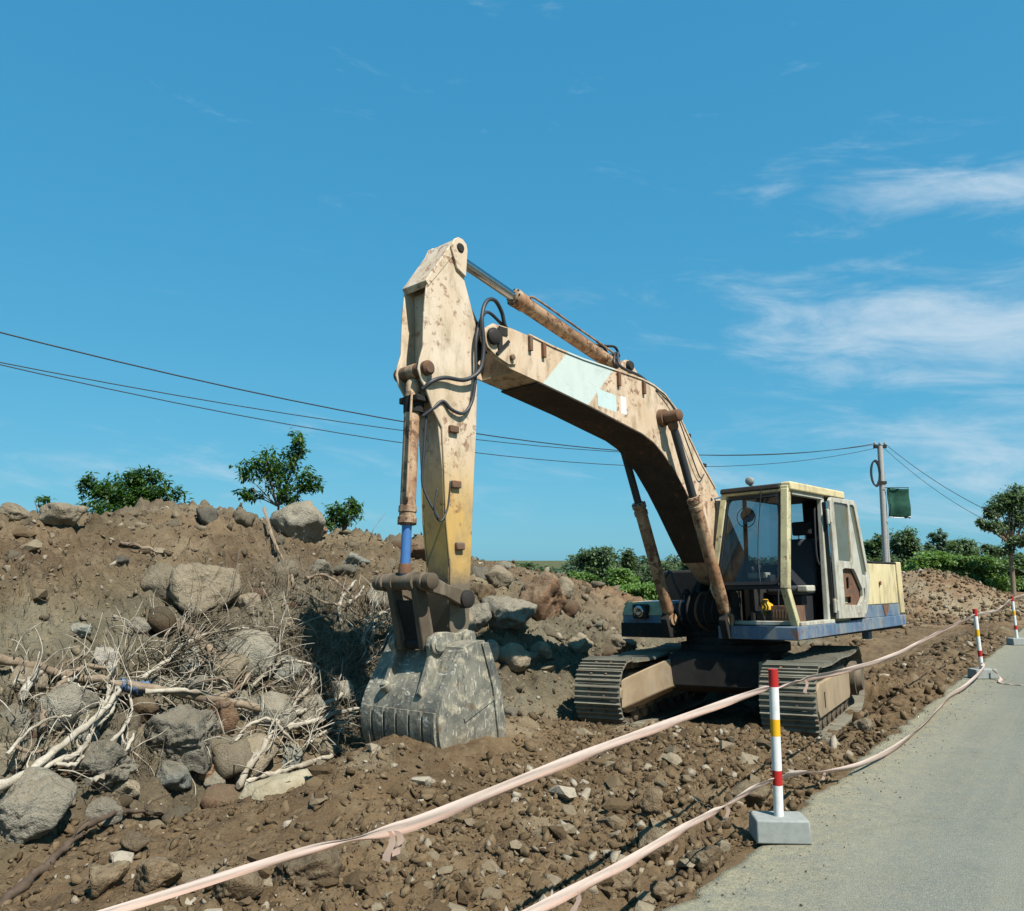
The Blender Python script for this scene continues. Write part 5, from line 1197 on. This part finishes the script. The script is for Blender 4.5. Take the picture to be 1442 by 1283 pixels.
# ------------------------------------------------------------------ cab
YI,YO=.30,1.30
kb={'b0':(1.03,.36,1.29),'b1':(1.05,YO,1.29),'k0':(1.27,.24,1.735),'k1':(1.27,YO,1.735),'t0':(1.04,.37,3.0),'t1':(1.06,YO,2.985)}
cab=empty('cab',(0,0,0),0,EX)
def post(a,b,wd,dp,nm='post',m=None): MB().bar(a,b,wd,dp,(1,0,0)).build(nm,m or M_CAB,cab,40,.012)
V3=Vector
post(V3(kb['k0'])+V3((0,.045,-.0)),V3(kb['t0'])+V3((-.0,.04,.0)),.09,.09); post(V3(kb['k1'])+V3((0,-.045,0)),V3(kb['t1'])+V3((0,-.045,0)),.10,.10)
post(V3(kb['b0'])+V3((0,.045,0)),V3(kb['k0'])+V3((0,.045,.02)),.085,.085); post(V3(kb['b1'])+V3((0,-.045,0)),V3(kb['k1'])+V3((0,-.045,.02)),.095,.095)
# windscreen rail, sill, header
MB().bar((1.268,.33,1.765),(1.268,1.21,1.765),.03,.05).build('screen_rail',M_BLK,cab,40,.008)
MB().bar((1.05,.40,1.32),(1.05,1.23,1.32),.05,.05).build('front_sill',M_DOOR,cab,40,.008)
MB().box(.98,1.09,.38,1.30,2.955,3.03).build('header',M_CAB,cab,40,.012)
# screen with rounded corners: frame and pane
def screen_pt(a,b): # a across 0..1, b up 0..1
    p=V3((1.275,.345,1.79)).lerp(V3((1.275,1.20,1.79)),a); q=V3((1.055,.45,2.935)).lerp(V3((1.07,1.20,2.935)),a); return p.lerp(q,b)
def rr(m0,r=.08,n=5):
    out=[]
    for cx,cy,a0 in ((1-m0-r,1-m0-r,0),(m0+r,1-m0-r,90),(m0+r,m0+r,180),(1-m0-r,m0+r,270)):
        for i in range(n+1): t=rad(a0+90*i/n); out.append((cx+r*math.cos(t),cy+r*math.sin(t)))
    return out
mb=MB(); O=[screen_pt(*p) for p in rr(0,.09)]; I=[screen_pt(*p) for p in rr(.035,.07)]; n=len(O); nn=V3((.03,0,.006))
mb.add([*O,*I,*[p+nn for p in O],*[p+nn for p in I]],[f for i in range(n) for j in [(i+1)%n] for f in ((i,n+i,n+j,j),(2*n+i,2*n+j,3*n+j,3*n+i),(i,j,2*n+j,2*n+i),(n+i,3*n+i,3*n+j,n+j))]); o=mb.build('screen_frame',M_BLK,cab,60); fixn(o)
mb=MB(); m_=V3((.012,0,.002)); mb.add([p+m_ for p in I],[tuple(range(n))]); mb.build('windscreen',M_GLASS,cab,None)
# lower front pane is missing its glass; roof
mb=MB(); mb.prism([(1.12,2.99),(1.10,3.06),(.9,3.075),(-.60,3.10),(-.66,3.06),(-.66,2.99)],.36,1.20); mb.build('roof',M_DARK,cab,40,.02)
MB().box(-.66,1.08,1.19,1.335,2.965,3.075).build('roof_rail',M_PANEL,cab,40,.022,3)
# side posts: door opening between the front post and the door post
post((.10,1.26,1.29),(.02,1.26,2.97),.07,.09,'door_post',M_DOOR)
MB().box(.04,.98,1.235,1.30,2.915,2.965).build('door_header',M_DOOR,cab,40,.008)
MB().box(.02,1.06,1.22,1.335,1.285,1.335).build('door_sill',M_DOOR,cab,40,.008)
# body behind the door opening
mb=MB(); mb.box(-.64,-.57,.38,1.27,1.29,2.02); mb.build('rear_wall',M_DARK,cab,40,.01)
MB().box(-.64,.06,1.22,1.285,1.29,1.95).build('rear_quarter',M_CAB,cab,40,.012)
for y in (.45,1.20): post((-.6,y,1.95),(-.6,y,3.0),.16,.07,'rear_post',M_DARK)
post((-.6,.86,2.0),(-.6,.86,3.0),.24,.04,'rear_post',M_DARK)
post((.55,.37,1.29),(.50,.40,3.0),.05,.05,'inner_post',M_DARK)
MB().box(-.64,1.0,.35,.39,1.29,1.72).build('inner_wall',M_DARK,cab,40,.01)
MB().box(-.62,.55,.345,.385,1.72,2.05).build('inner_wall',M_DARK,cab,40,.01)
MB().add([(.95,.37,1.74),(.55,.37,1.74),(.52,.39,2.97),(.95,.385,2.97)],[(0,1,2,3)]).build('side_glass',M_GLASS,cab,None)
MB().add([(.48,.365,2.06),(-.56,.365,2.06),(-.56,.385,2.97),(.48,.385,2.97)],[(0,1,2,3)]).build('side_glass',M_GLASS,cab,None)
MB().add([(-.60,.46,2.03),(-.60,1.20,2.03),(-.60,1.20,2.97),(-.60,.46,2.97)],[(0,1,2,3)]).build('rear_glass',M_GLASS,cab,None)
MB().box(-.62,.98,.39,1.22,2.955,2.985).build('ceiling_lining',M_BLK,cab,40)
MB().box(-.6,1.03,.38,1.25,1.285,1.31).build('floor_mat',M_BLK,cab,40)
# --- door, swung back along the side
DY=1.375
outer=[(.045,1.34),(.04,2.90),(-.02,2.945),(-.82,2.955),(-.90,2.90),(-1.14,2.02),(-1.18,1.86),(-1.15,1.75),(-.98,1.42),(-.86,1.33)]
dr=empty('door',(0,0,0),0,cab)
# frame ring pieces around two windows
w1=[(-.10,2.10),(-.09,2.86),(-.12,2.885),(-.56,2.885),(-.585,2.85),(-.57,2.16),(-.53,2.09)]
w2=[(-.635,2.85),(-.66,2.885),(-.78,2.885),(-.815,2.85),(-1.08,1.96),(-1.06,1.90),(-.90,1.92)]
def plate_with_holes(outer,holes,y0,y1,name,mat,parent):
    """flat door skin with openings, through a bmesh triangulated fill"""
    b=_bm.new(); es=[]
    for loop in [outer]+holes:
        vs=[b.verts.new((x,y0,z)) for x,z in loop]
        es+=[b.edges.new((vs[i],vs[(i+1)%len(vs)])) for i in range(len(vs))]
    r=_bm.ops.triangle_fill(b,use_beauty=True,use_dissolve=False,edges=es)
    ex=_bm.ops.extrude_face_region(b,geom=b.faces[:]); 
    for v in [g_ for g_ in ex['geom'] if isinstance(g_,_bm.types.BMVert)]: v.co.y=y1
    _bm.ops.recalc_face_normals(b,faces=b.faces); me=bpy.data.meshes.new(name); b.to_mesh(me); b.free(); finish(me,mat,30)
    o=link(name,me,parent); m=o.modifiers.new('bevel','BEVEL'); m.width=.007; m.segments=2; m.limit_method='ANGLE'; m.angle_limit=rad(35); return o
patch=[(-.20,1.52),(-.21,1.98),(-.30,2.0),(-.60,1.99),(-.66,1.94),(-.86,1.72),(-.86,1.62),(-.70,1.50)]
grab=[(-.90,1.56),(-.90,1.72),(-.96,1.74),(-.97,1.66),(-.94,1.56)]
plate_with_holes(outer,[w1,w2,patch,grab],DY-.022,DY+.022,'door_frame',M_DOOR,dr)
for wv,m in ((w1,M_GLASSD),(w2,M_GLASSD)): MB().add([(x,DY,z) for x,z in wv],[tuple(range(len(wv)))]).build('door_window',m,dr,None)
slot1=[(-.43,1.72),(-.43,1.86),(-.46,1.88),(-.52,1.88),(-.53,1.84),(-.53,1.73)]; slot2=[(-.24,1.535),(-.24,1.61),(-.56,1.62),(-.56,1.535)]
op=[(x*1.0,z) for x,z in [(-.185,1.505),(-.195,1.99),(-.30,2.01),(-.62,2.0),(-.68,1.94),(-.875,1.72),(-.875,1.61),(-.71,1.485)]]
plate_with_holes(op,[slot1,slot2],DY-.052,DY-.03,'rusty_inner_panel',M_RUST,dr)
for z0,z1 in ((2.58,2.78),(1.42,1.60)): 
    mb=MB(); mb.cyl((.075,DY-.01,z0),(.075,DY-.01,z1),.022,n=12); mb.box(.02,.07,DY-.03,DY+.024,z0+.02,z1-.02); mb.build('hinge',M_DOOR,dr,40,.004)
mb=MB(); mb.box(.048,.068,1.30,1.345,1.36,2.88); mb.build('rubber_seal',M_BLK,dr,40)
# --- inside
seat=MB().box(.0,.52,.62,1.12,1.66,1.78).build('seat',M_SEAT,cab,40,.05,3)
mb=MB(); mb.hexa([(-.06,.62,1.74),(.08,.62,1.74),(.08,1.12,1.74),(-.06,1.12,1.74),(-.24,.68,2.42),(-.12,.68,2.42),(-.12,1.06,2.42),(-.24,1.06,2.42)]); mb.build('backrest',M_SEAT,seat,40,.05,3)
MB().box(-.26,-.16,.74,1.0,2.47,2.66).build('headrest',M_BLK,seat,40,.025); mb=MB(); mb.cyl((-.2,.82,2.38),(-.21,.82,2.50),.01); mb.cyl((-.2,.92,2.38),(-.21,.92,2.50),.01); mb.build('headrest_post',M_CHROME,seat)
MB().box(.0,.42,.66,1.08,1.31,1.66).build('seat_base',M_BLK,cab,40,.02)
mb=MB(); mb.box(.30,.56,1.08,1.22,1.70,1.78); mb.build('side_console',M_DOOR,cab,40,.015)
mb=MB(); mb.box(.25,.75,.42,.58,1.31,1.92); mb.build('side_console',M_DARK,cab,40,.02)
for y,h in ((.62,1.98),(.72,2.0),(.98,1.96),(1.06,1.98)):
    mb=MB(); mb.tube([(.92,y,1.31),(.90,y,1.6),(.84,y,h)],.011,8); mb.lathe((.84,y,h-.02),(0,0,1),[(0,.014),(.02,.026),(.06,.026),(.075,.012)],12); mb.build('control_lever',M_BLK,cab,60)
mb=MB(); mb.box(.86,1.0,.55,.95,1.80,1.92); mb.box(.9,.95,.6,.66,1.31,1.8); mb.build('instrument_box',M_DARK,cab,40,.015)
mb=MB(); mb.box(.9,1.02,.64,.90,1.88,1.95); mb.build('dash_top',M_DOOR,cab,40,.01)
mb=MB(); mb.lathe((.72,.72,1.42),(.25,.1,1),[(0,.08),(.06,.10),(.12,.09),(.16,.04),(.19,.036)],16); mb.build('yellow_canister',M_YEL,cab,60)
mb=MB(); mb.box(.72,1.0,.92,1.24,1.33,1.53); [mb.box(1.0,1.005,.94+.04*i,.96+.04*i,1.38,1.48) for i in range(7)]; mb.build('heater_box',M_RUST,cab,40,.006)
mb=MB(); 
for y in (.75,.88): mb.hexa([(.93,y-.04,1.36),(.97,y-.04,1.34),(.97,y+.04,1.34),(.93,y+.04,1.36),(.98,y-.04,1.48),(1.0,y-.04,1.47),(1.0,y+.04,1.47),(.98,y+.04,1.48)])
mb.build('pedal',M_BLK,cab,40)
mb=MB(); mb.lathe((.82,.60,2.70),(.6,.2,.1),[(0,.05),(.03,.09),(.07,.09),(.08,.07)],18); mb.build('cab_fan',M_RUST,cab,60)
mb=MB(); ring=[(.88+.0,.60+.13*math.cos(t*.3491),2.68+.13*math.sin(t*.3491)) for t in range(19)]; mb.tube(ring,.006,6,2); mb.build('fan_guard',M_BLK,cab,60)
mb=MB(); mb.tube([(.12,1.22,2.05),(.14,1.2,2.2),(.10,1.2,2.75),(.06,1.2,2.82)],.014,8); mb.build('grab_rail',M_BLK,cab,60)
mb=MB(); mb.tube([(1.16,.98,3.04),(1.2,.9,2.3),(1.30,.95,1.80)],.006,6); mb.tube([(1.29,.90,1.75),(1.24,.92,1.4)],.008,6); mb.build('wiper',M_BLK,cab,60)
mb=MB(); mb.lathe((.98,.75,3.08),(0,0,1),[(0,.03),(.04,.03)],10); mb.lathe((.95,.75,3.14),(1,0,.0),[(0,.03),(.03,.05),(.08,.055),(.09,.045)],16); mb.build('work_lamp',M_CONC,cab,60)
mb=MB(); mb.lathe((1.10,.20,2.93),(1,0,0),[(0,.04),(.03,.065),(.08,.068),(.09,.055)],16); mb.bar((1.10,.20,2.93),(1.02,.38,2.97),.02,.02); mb.build('work_lamp',M_LAMP,cab,60)
mb=MB(); mb.lathe((-.1,1.1,3.08),(0,0,1),[(0,.06),(.03,.06),(.045,.04)],14); mb.build('roof_vent',M_DARK,cab,60)

# ------------------------------------------------------------------ barrier posts, blocks, tape
def barrier(px,py,hpx,label,rz,lean=(0,0),z=.012):
    P=ground(px,py,z); dep=P[1]; h=hpx
    root=empty('barrier_post',(P[0],P[1],z),rz); tag(root,label,'barrier post','striped barrier posts along the asphalt edge')
    mb=MB(); a,b=.185,.125; mb.hexa([(-a,-b,0),(a,-b,0),(a,b,0),(-a,b,0),(-a+.008,-b+.01,.150),(a-.010,-b+.008,.152),(a-.008,b-.01,.150),(-a+.01,b-.008,.149)])
    mb.build('concrete_block',M_CONC,root,40,.012)
    bands=[(0.14,.355,M_WHT,'white_band'),(.355,.455,M_REDP,'red_band'),(.455,.685,M_WHT,'white_band'),(.685,.80,M_YELP,'yellow_band'),(.80,1.02,M_WHT,'white_band'),(1.02,1.14,M_REDP,'red_band')]
    k=h/1.14
    for z0,z1,m,nm in bands:
        d=lambda q:(lean[0]*q,lean[1]*q,q*k)
        o=MB().cyl(d(z0),d(z1),.033,n=20,caps=(nm=='red_band' and z1>1.1)).build(nm,m,root,40)
    return P
QA=rad(54)-.06
P1=barrier(1098,1181,1.13,'striped barrier post on a concrete block, beside the near crawler track',-.05)
P2=barrier(1384,955,1.10,'striped barrier post with fallen tape looped round its concrete block',.1,(-.05,.0))
P3=barrier(1433,908,1.08,'striped barrier post furthest along the road edge, the tape tied to its top',.1,(-.04,0))
g=G('tape_film'); o_=g.attr('across'); c=g.mix(g.rng(o_,.25,.5),lin(252,216,194),lin(255,234,218)); c=g.mix(g.rng(g.noise(14,5),.5,.8,0,.3),c,lin(240,194,166)); M_TAPE=g.done(c,.5,0,g.bump(g.noise(9,4),.3,.01),.25,(.4,),.60)
def tape(name,pts,label,width=.062,twist=None,sub=14,sag=0,group=None,knots=(),fold=.2,seed=1,wp=((0,1),(1,1))):
    """ribbon through pts; twist: list of (fraction, angle deg from vertical), fold: creasing"""
    rg=random.Random(seed); P=smooth_path(pts,sub); m=len(P); V=[];F=[];A=[]; K=5
    tw=twist or [(0,15),(1,15)]
    Ls=[0]
    for a,b in zip(P,P[1:]): Ls.append(Ls[-1]+(b-a).length)
    for i,p in enumerate(P):
        t=Ls[i]/Ls[-1]; d=(P[min(i+1,m-1)]-P[max(i-1,0)]).normalized(); s_=d.cross(Vector((0,0,1))).normalized(); up=s_.cross(d)
        ang=rad(np.interp(t,[q[0] for q in tw],[q[1] for q in tw])); wv=width*float(np.interp(t,[q[0] for q in wp],[q[1] for q in wp]))
        for kt in knots: wv*= 1-.75*math.exp(-((t-kt)*Ls[-1]/.10)**2)
        ax=up*math.cos(ang)+s_*math.sin(ang); bx=d.cross(ax)
        for k in range(K):
            f=k/(K-1)-.5; V.append(p+ax*(f*wv)+bx*(fold*wv*(.25-f*f)*math.sin(t*9+seed)+.004*math.sin(k*2.1+t*40))); A.append(k/(K-1))
    for i in range(m-1):
        for k in range(K-1): F.append((i*K+k,i*K+k+1,(i+1)*K+k+1,(i+1)*K+k))
    mo=mesh_np(name,np.array([v[:] for v in V]),np.array(F),M_TAPE,180,dict(across=np.array(A)))
    so=mo.modifiers.new('thick','SOLIDIFY'); so.thickness=.0008
    tag(mo,label,'barrier tape'); return mo
def tail(parent,p,ln,rg,d):
    mb=MB(); a=Vector(p); vs=[];w_=.010
    for i in range(6):
        t=i/5; c=a+Vector((d[0]*t*ln*.5+.012*math.sin(t*5),d[1]*t*ln*.5,-t*ln)); s_=Vector((math.cos(.5+t*.7*d[0]*6),-.25+.3*math.sin(t*3),.12*math.sin(t*4))).normalized(); vs+=[c-s_*w_*(1+.4*t),c+s_*w_*(1+.4*t)]
    fs=[(i*2,i*2+1,i*2+3,i*2+2) for i in range(5)]
    mb.add(vs,fs); o=mb.build('tape_end',M_TAPE,parent,180); return o
dirv=Vector((RD[0],RD[1],0)); PL=Vector(P1)
def along(px,py):  # pixel on the vertical plane through the post line
    n=np.array([RN[0],RN[1],0]); d=ray(px,py); P=CAM+d*(np.dot(np.array([P1[0],P1[1],0])-CAM,n)/np.dot(d,n)); return Vector(P)
kn=along(547,1170)
seg=[along(-700,1420) if False else kn-dirv*1.9+Vector((0,0,.10)),along(150,1286),along(360,1220),along(470,1188),kn,along(620,1146),along(800,1072),along(960,1012),along(1060,976),Vector((P1[0]-.03,P1[1],along(1093,966).z))]
t1=tape('barrier_tape',seg,'upper pink and white barrier tape with a knot, running from striped post over the dirt',.044,[(0,-15),(.22,-20),(.31,0),(.42,-5),(.6,-10),(.85,-15),(1,20)],14,knots=(.305,1.0),seed=2,wp=((0,.42),(.25,.55),(.34,1),(1,1)))
tail(t1,kn,.095,None,(.12,.05)); tail(t1,kn+Vector((.025,0,0)),.075,None,(.35,.0))
kb1=along(1022,1134); kb2=along(1058,1112)
seg=[along(640,1345),along(750,1284),along(880,1216),along(960,1168),kb1,kb2,Vector((P1[0]-.02,P1[1],along(1095,1096).z))]
t2=tape('barrier_tape',seg,'lower pink and white barrier tape rising from the rubble to the striped post',.046,[(0,-20),(.45,-15),(.7,10),(1,30)],14,knots=(.72,1.0),seed=3)
tail(t2,kb1,.09,None,(.25,.1)); tail(t2,along(812,1256),.09,None,(-.1,.1))
z1=along(1103,964).z
seg=[Vector((P1[0]+.03,P1[1],z1)),along(1135,957),along(1200,942),along(1260,922),along(1320,892),Vector((P2[0]-.05,P2[1],1.02)),]
t3=tape('barrier_tape',seg,'double strand of barrier tape stretched past the crawler track between two posts',.055,[(0,60),(.1,20),(.6,10),(1,25)],14,knots=(0,.06,1.0),seed=4,fold=.8)
tail(t3,along(1134,957),.10,None,(.1,.0))
seg=[Vector((P2[0]-.05,P2[1],1.02)),(Vector(P2)+Vector(P3))/2+Vector((-.05,0,.92)),Vector((P3[0]-.04,P3[1],1.03)),Vector(P3)+dirv*4+Vector((0,0,1.0))]
tape('barrier_tape',seg,'far stretch of barrier tape between the two more distant posts',.055,[(0,20),(1,15)],14,knots=(0,.6),seed=5)
gr=lambda px,py,z: Vector(ground(px,py,z))
seg=[Vector((P1[0]+.03,P1[1],along(1103,1088).z)),gr(1132,1088,.20),gr(1160,1086,.14),gr(1215,1075,.075),gr(1270,1046,.05),gr(1310,1012,.045),gr(1338,980,.06),gr(1362,964,.09),Vector((P2[0]-.06,P2[1]-.14,.19)),Vector((P2[0]-.03,P2[1]-.05,.24))]
t4=tape('barrier_tape',seg,'slack barrier tape drooping onto the asphalt between two posts',.075,[(0,30),(.15,60),(.3,10),(.5,35),(.8,10),(1,10)],12,knots=(0,.13),seed=6,fold=.8)
tail(t4,gr(1158,1086,.15),.07,None,(.5,.0))
seg=[Vector((P2[0]+.08,P2[1]-.15,.17)),Vector((P2[0]+.12,P2[1]-.30,.06)),Vector((P2[0]-.05,P2[1]-.55,.03)),Vector((P2[0]+.02,P2[1]-.75,.025)),Vector((P2[0]+.2,P2[1]-.85,.025))]
tape('barrier_tape',seg,'loose end of tape trailing from the concrete block onto the asphalt',.05,[(0,30),(.4,80),(1,85)],8,seed=7)

# ------------------------------------------------------------------ utility pole, flag, wires
PD=42.0; pb=at(1249,800,PD); px0,py0=pb[0],pb[1]; PZ=max(BED,hs(px0,py0)); ptop=at(1240,628,PD)[2]
pole=empty('utility_pole',(px0,py0,PZ)); tag(pole,'grey concrete utility pole with a coil of cable and wires at its top','pole')
ph=ptop-PZ
mb=MB(); mb.lathe((0,0,-.3),(0,0,1),[(0,.20),(ph+.3,.13)],14); mb.build('shaft',flat('pole_concrete',lin(176,174,168),.9,0,.2,8,.3),pole,60)
MB().box(-.32,.32,-.08,.08,ph-.12,ph+.04).build('crossarm',M_DARK,pole,40,.01)
for x in (-.26,.0,.26): MB().lathe((x,0,ph+.04),(0,0,1),[(0,.04),(.05,.07),(.09,.05),(.13,.06),(.16,.03)],12).build('insulator',M_CONC,pole,60)
mb=MB(); 
for k in range(4): mb.tube([(-.42+.02*k+.22*math.cos(t*.5236),-.18,ph-1.45+(.62+.02*k)*math.sin(t*.5236)) for t in range(13)],.035,6,3)
mb.bar((-.42,-.18,ph-.85),(-.1,-.05,ph-.8),.05,.05); mb.build('cable_coil',M_BLK,pole,60)
mb=MB(); mb.box(-.17,.17,-.17,.17,ph-2.0,ph-1.85); mb.build('clamp_band',M_DARK,pole,40)
def flag():
    k=PD/FPX; V=[];F=[];A=[]; z1=at(1262,688,PD)[2]; z0=at(1262,729,PD)[2]; x0=(1247-1249)*k+.35; nx,nz=14,14
    for j in range(nz+1):
        for i in range(nx+1):
            a=i/nx;b=j/nz; V.append((.12+a*1.08+.05*b,.10*math.sin(a*5+b)+.05*math.sin(b*7),z0+(z1-z0)*(1-b)+.02*math.sin(a*6)-.03*a+ (.03*math.sin(i*2.3) if j==nz else 0)))
    for j in range(nz):
        for i in range(nx): F.append((j*(nx+1)+i,j*(nx+1)+i+1,(j+1)*(nx+1)+i+1,(j+1)*(nx+1)+i))
    V=np.array(V)+np.array([px0,py0-.25,0]); 
    g=G('green_cloth'); c=g.mix(g.rng(g.noise(4,4),.3,.7),lin(44,84,70),lin(62,104,86)); m=g.done(c,.9,0,None,.15,(.25,))
    o=mesh_np('flag',V,np.array(F),m,180); s_=o.modifiers.new('thick','SOLIDIFY'); s_.thickness=.004; tag(o,'dark green cloth flag hung from the utility pole','flag')
    MB().tube([(px0,py0-.2,z1+.02),(px0+.7,py0-.25,z1+.03),(px0+1.25,py0-.25,z1+.02)],.018,6).build('flag_rod',M_DARK,o,60)
    MB().tube([(px0+.14,py0-.3,z0+.02),(px0+.7,py0-.3,z0-.02),(px0+1.24,py0-.3,z0+.03)],.022,6).build('hem',M_WHT,o,60)
flag()
M_WIRE=flat('wire',(.025,.027,.032,1),.6)
def wire(a,b,sag,label,r=.02):
    a=Vector(a);b=Vector(b); pts=[a.lerp(b,i/30)+Vector((0,0,-4*sag*(i/30)*(1-i/30))) for i in range(31)]
    o=MB().tube(pts,r,6,1).build('overhead_wire',M_WIRE,None,180); tag(o,label,'wire','overhead wires')
PT=Vector((px0,py0,ptop))
def fit_wire(a,exy,obs,label,rw):
    """a: end on the pole; exy: plan position of the other end; sight lines give the height of that end and the sag"""
    A=[];B=[]
    for px_,py_ in obs:
        k=(px_-IW/2)/FPX
        best=min(range(1,1000),key=lambda i_:abs((a.x+(exy[0]-a.x)*i_/1000)/((a.y+(exy[1]-a.y)*i_/1000))-k)); t=best/1000
        d=ray(px_,py_); y_=a.y+(exy[1]-a.y)*t; z_=(CAM+d*(y_/d[1]))[2]; A.append([t,-4*t*(1-t)]); B.append(z_-a.z*(1-t))
    s_=np.linalg.lstsq(np.array(A),np.array(B),rcond=None)[0]
    wire(a,(exy[0],exy[1],s_[0]),s_[1],label,rw)
EXY=(-15.0,14.0)
fit_wire(PT+Vector((-.26,0,.12)),EXY,[(0,474),(300,540),(570,596),(870,634)],'thick overhead wire, highest where it passes beyond the bank',.017)
fit_wire(PT+Vector((0,0,.10)),EXY,[(0,516),(570,601),(870,640)],'middle overhead wire of the run beyond the bank',.012)
fit_wire(PT+Vector((-.15,0,-.1)),EXY,[(0,528),(570,604),(880,664),(1010,661)],'slack overhead wire sagging lowest, dipping behind the boom',.012)
def left_end(px,py,dep): return Vector(at(px,py,dep))
RT=left_end(1700,900,36)
wire(PT+Vector((.26,0,.12)),Vector(at(1560,772,34)),.9,'overhead wire running down from the pole towards the tall airy tree',.016)
wire(PT+Vector((.1,0,0)),Vector(at(1560,786,34)),1.1,'lower overhead wire running from the pole beside the tree-side wire',.013)
# shed and marker at the far end of the road
def shed():
    P=at(1437,800,58); z=max(BED,hs(P[0],P[1])); r=empty('shed',(P[0],P[1],z-.05),.2); tag(r,'small blue roofed shed under the tall airy tree','shed')
    h=at(1437,794,58)[2]-z
    MB().box(-.9,.9,-.8,.8,0,h).build('wall',M_CONC,r,40,.01); mb=MB(); mb.prism([(-1.1,h),(1.1,h),(0,h+.35)],-1.0,1.0); mb.build('roof',M_BLUE,r,40)
    MB().box(-.3,.3,-.82,-.79,0,h*.8).build('door',M_DARK,r,40)
shed()
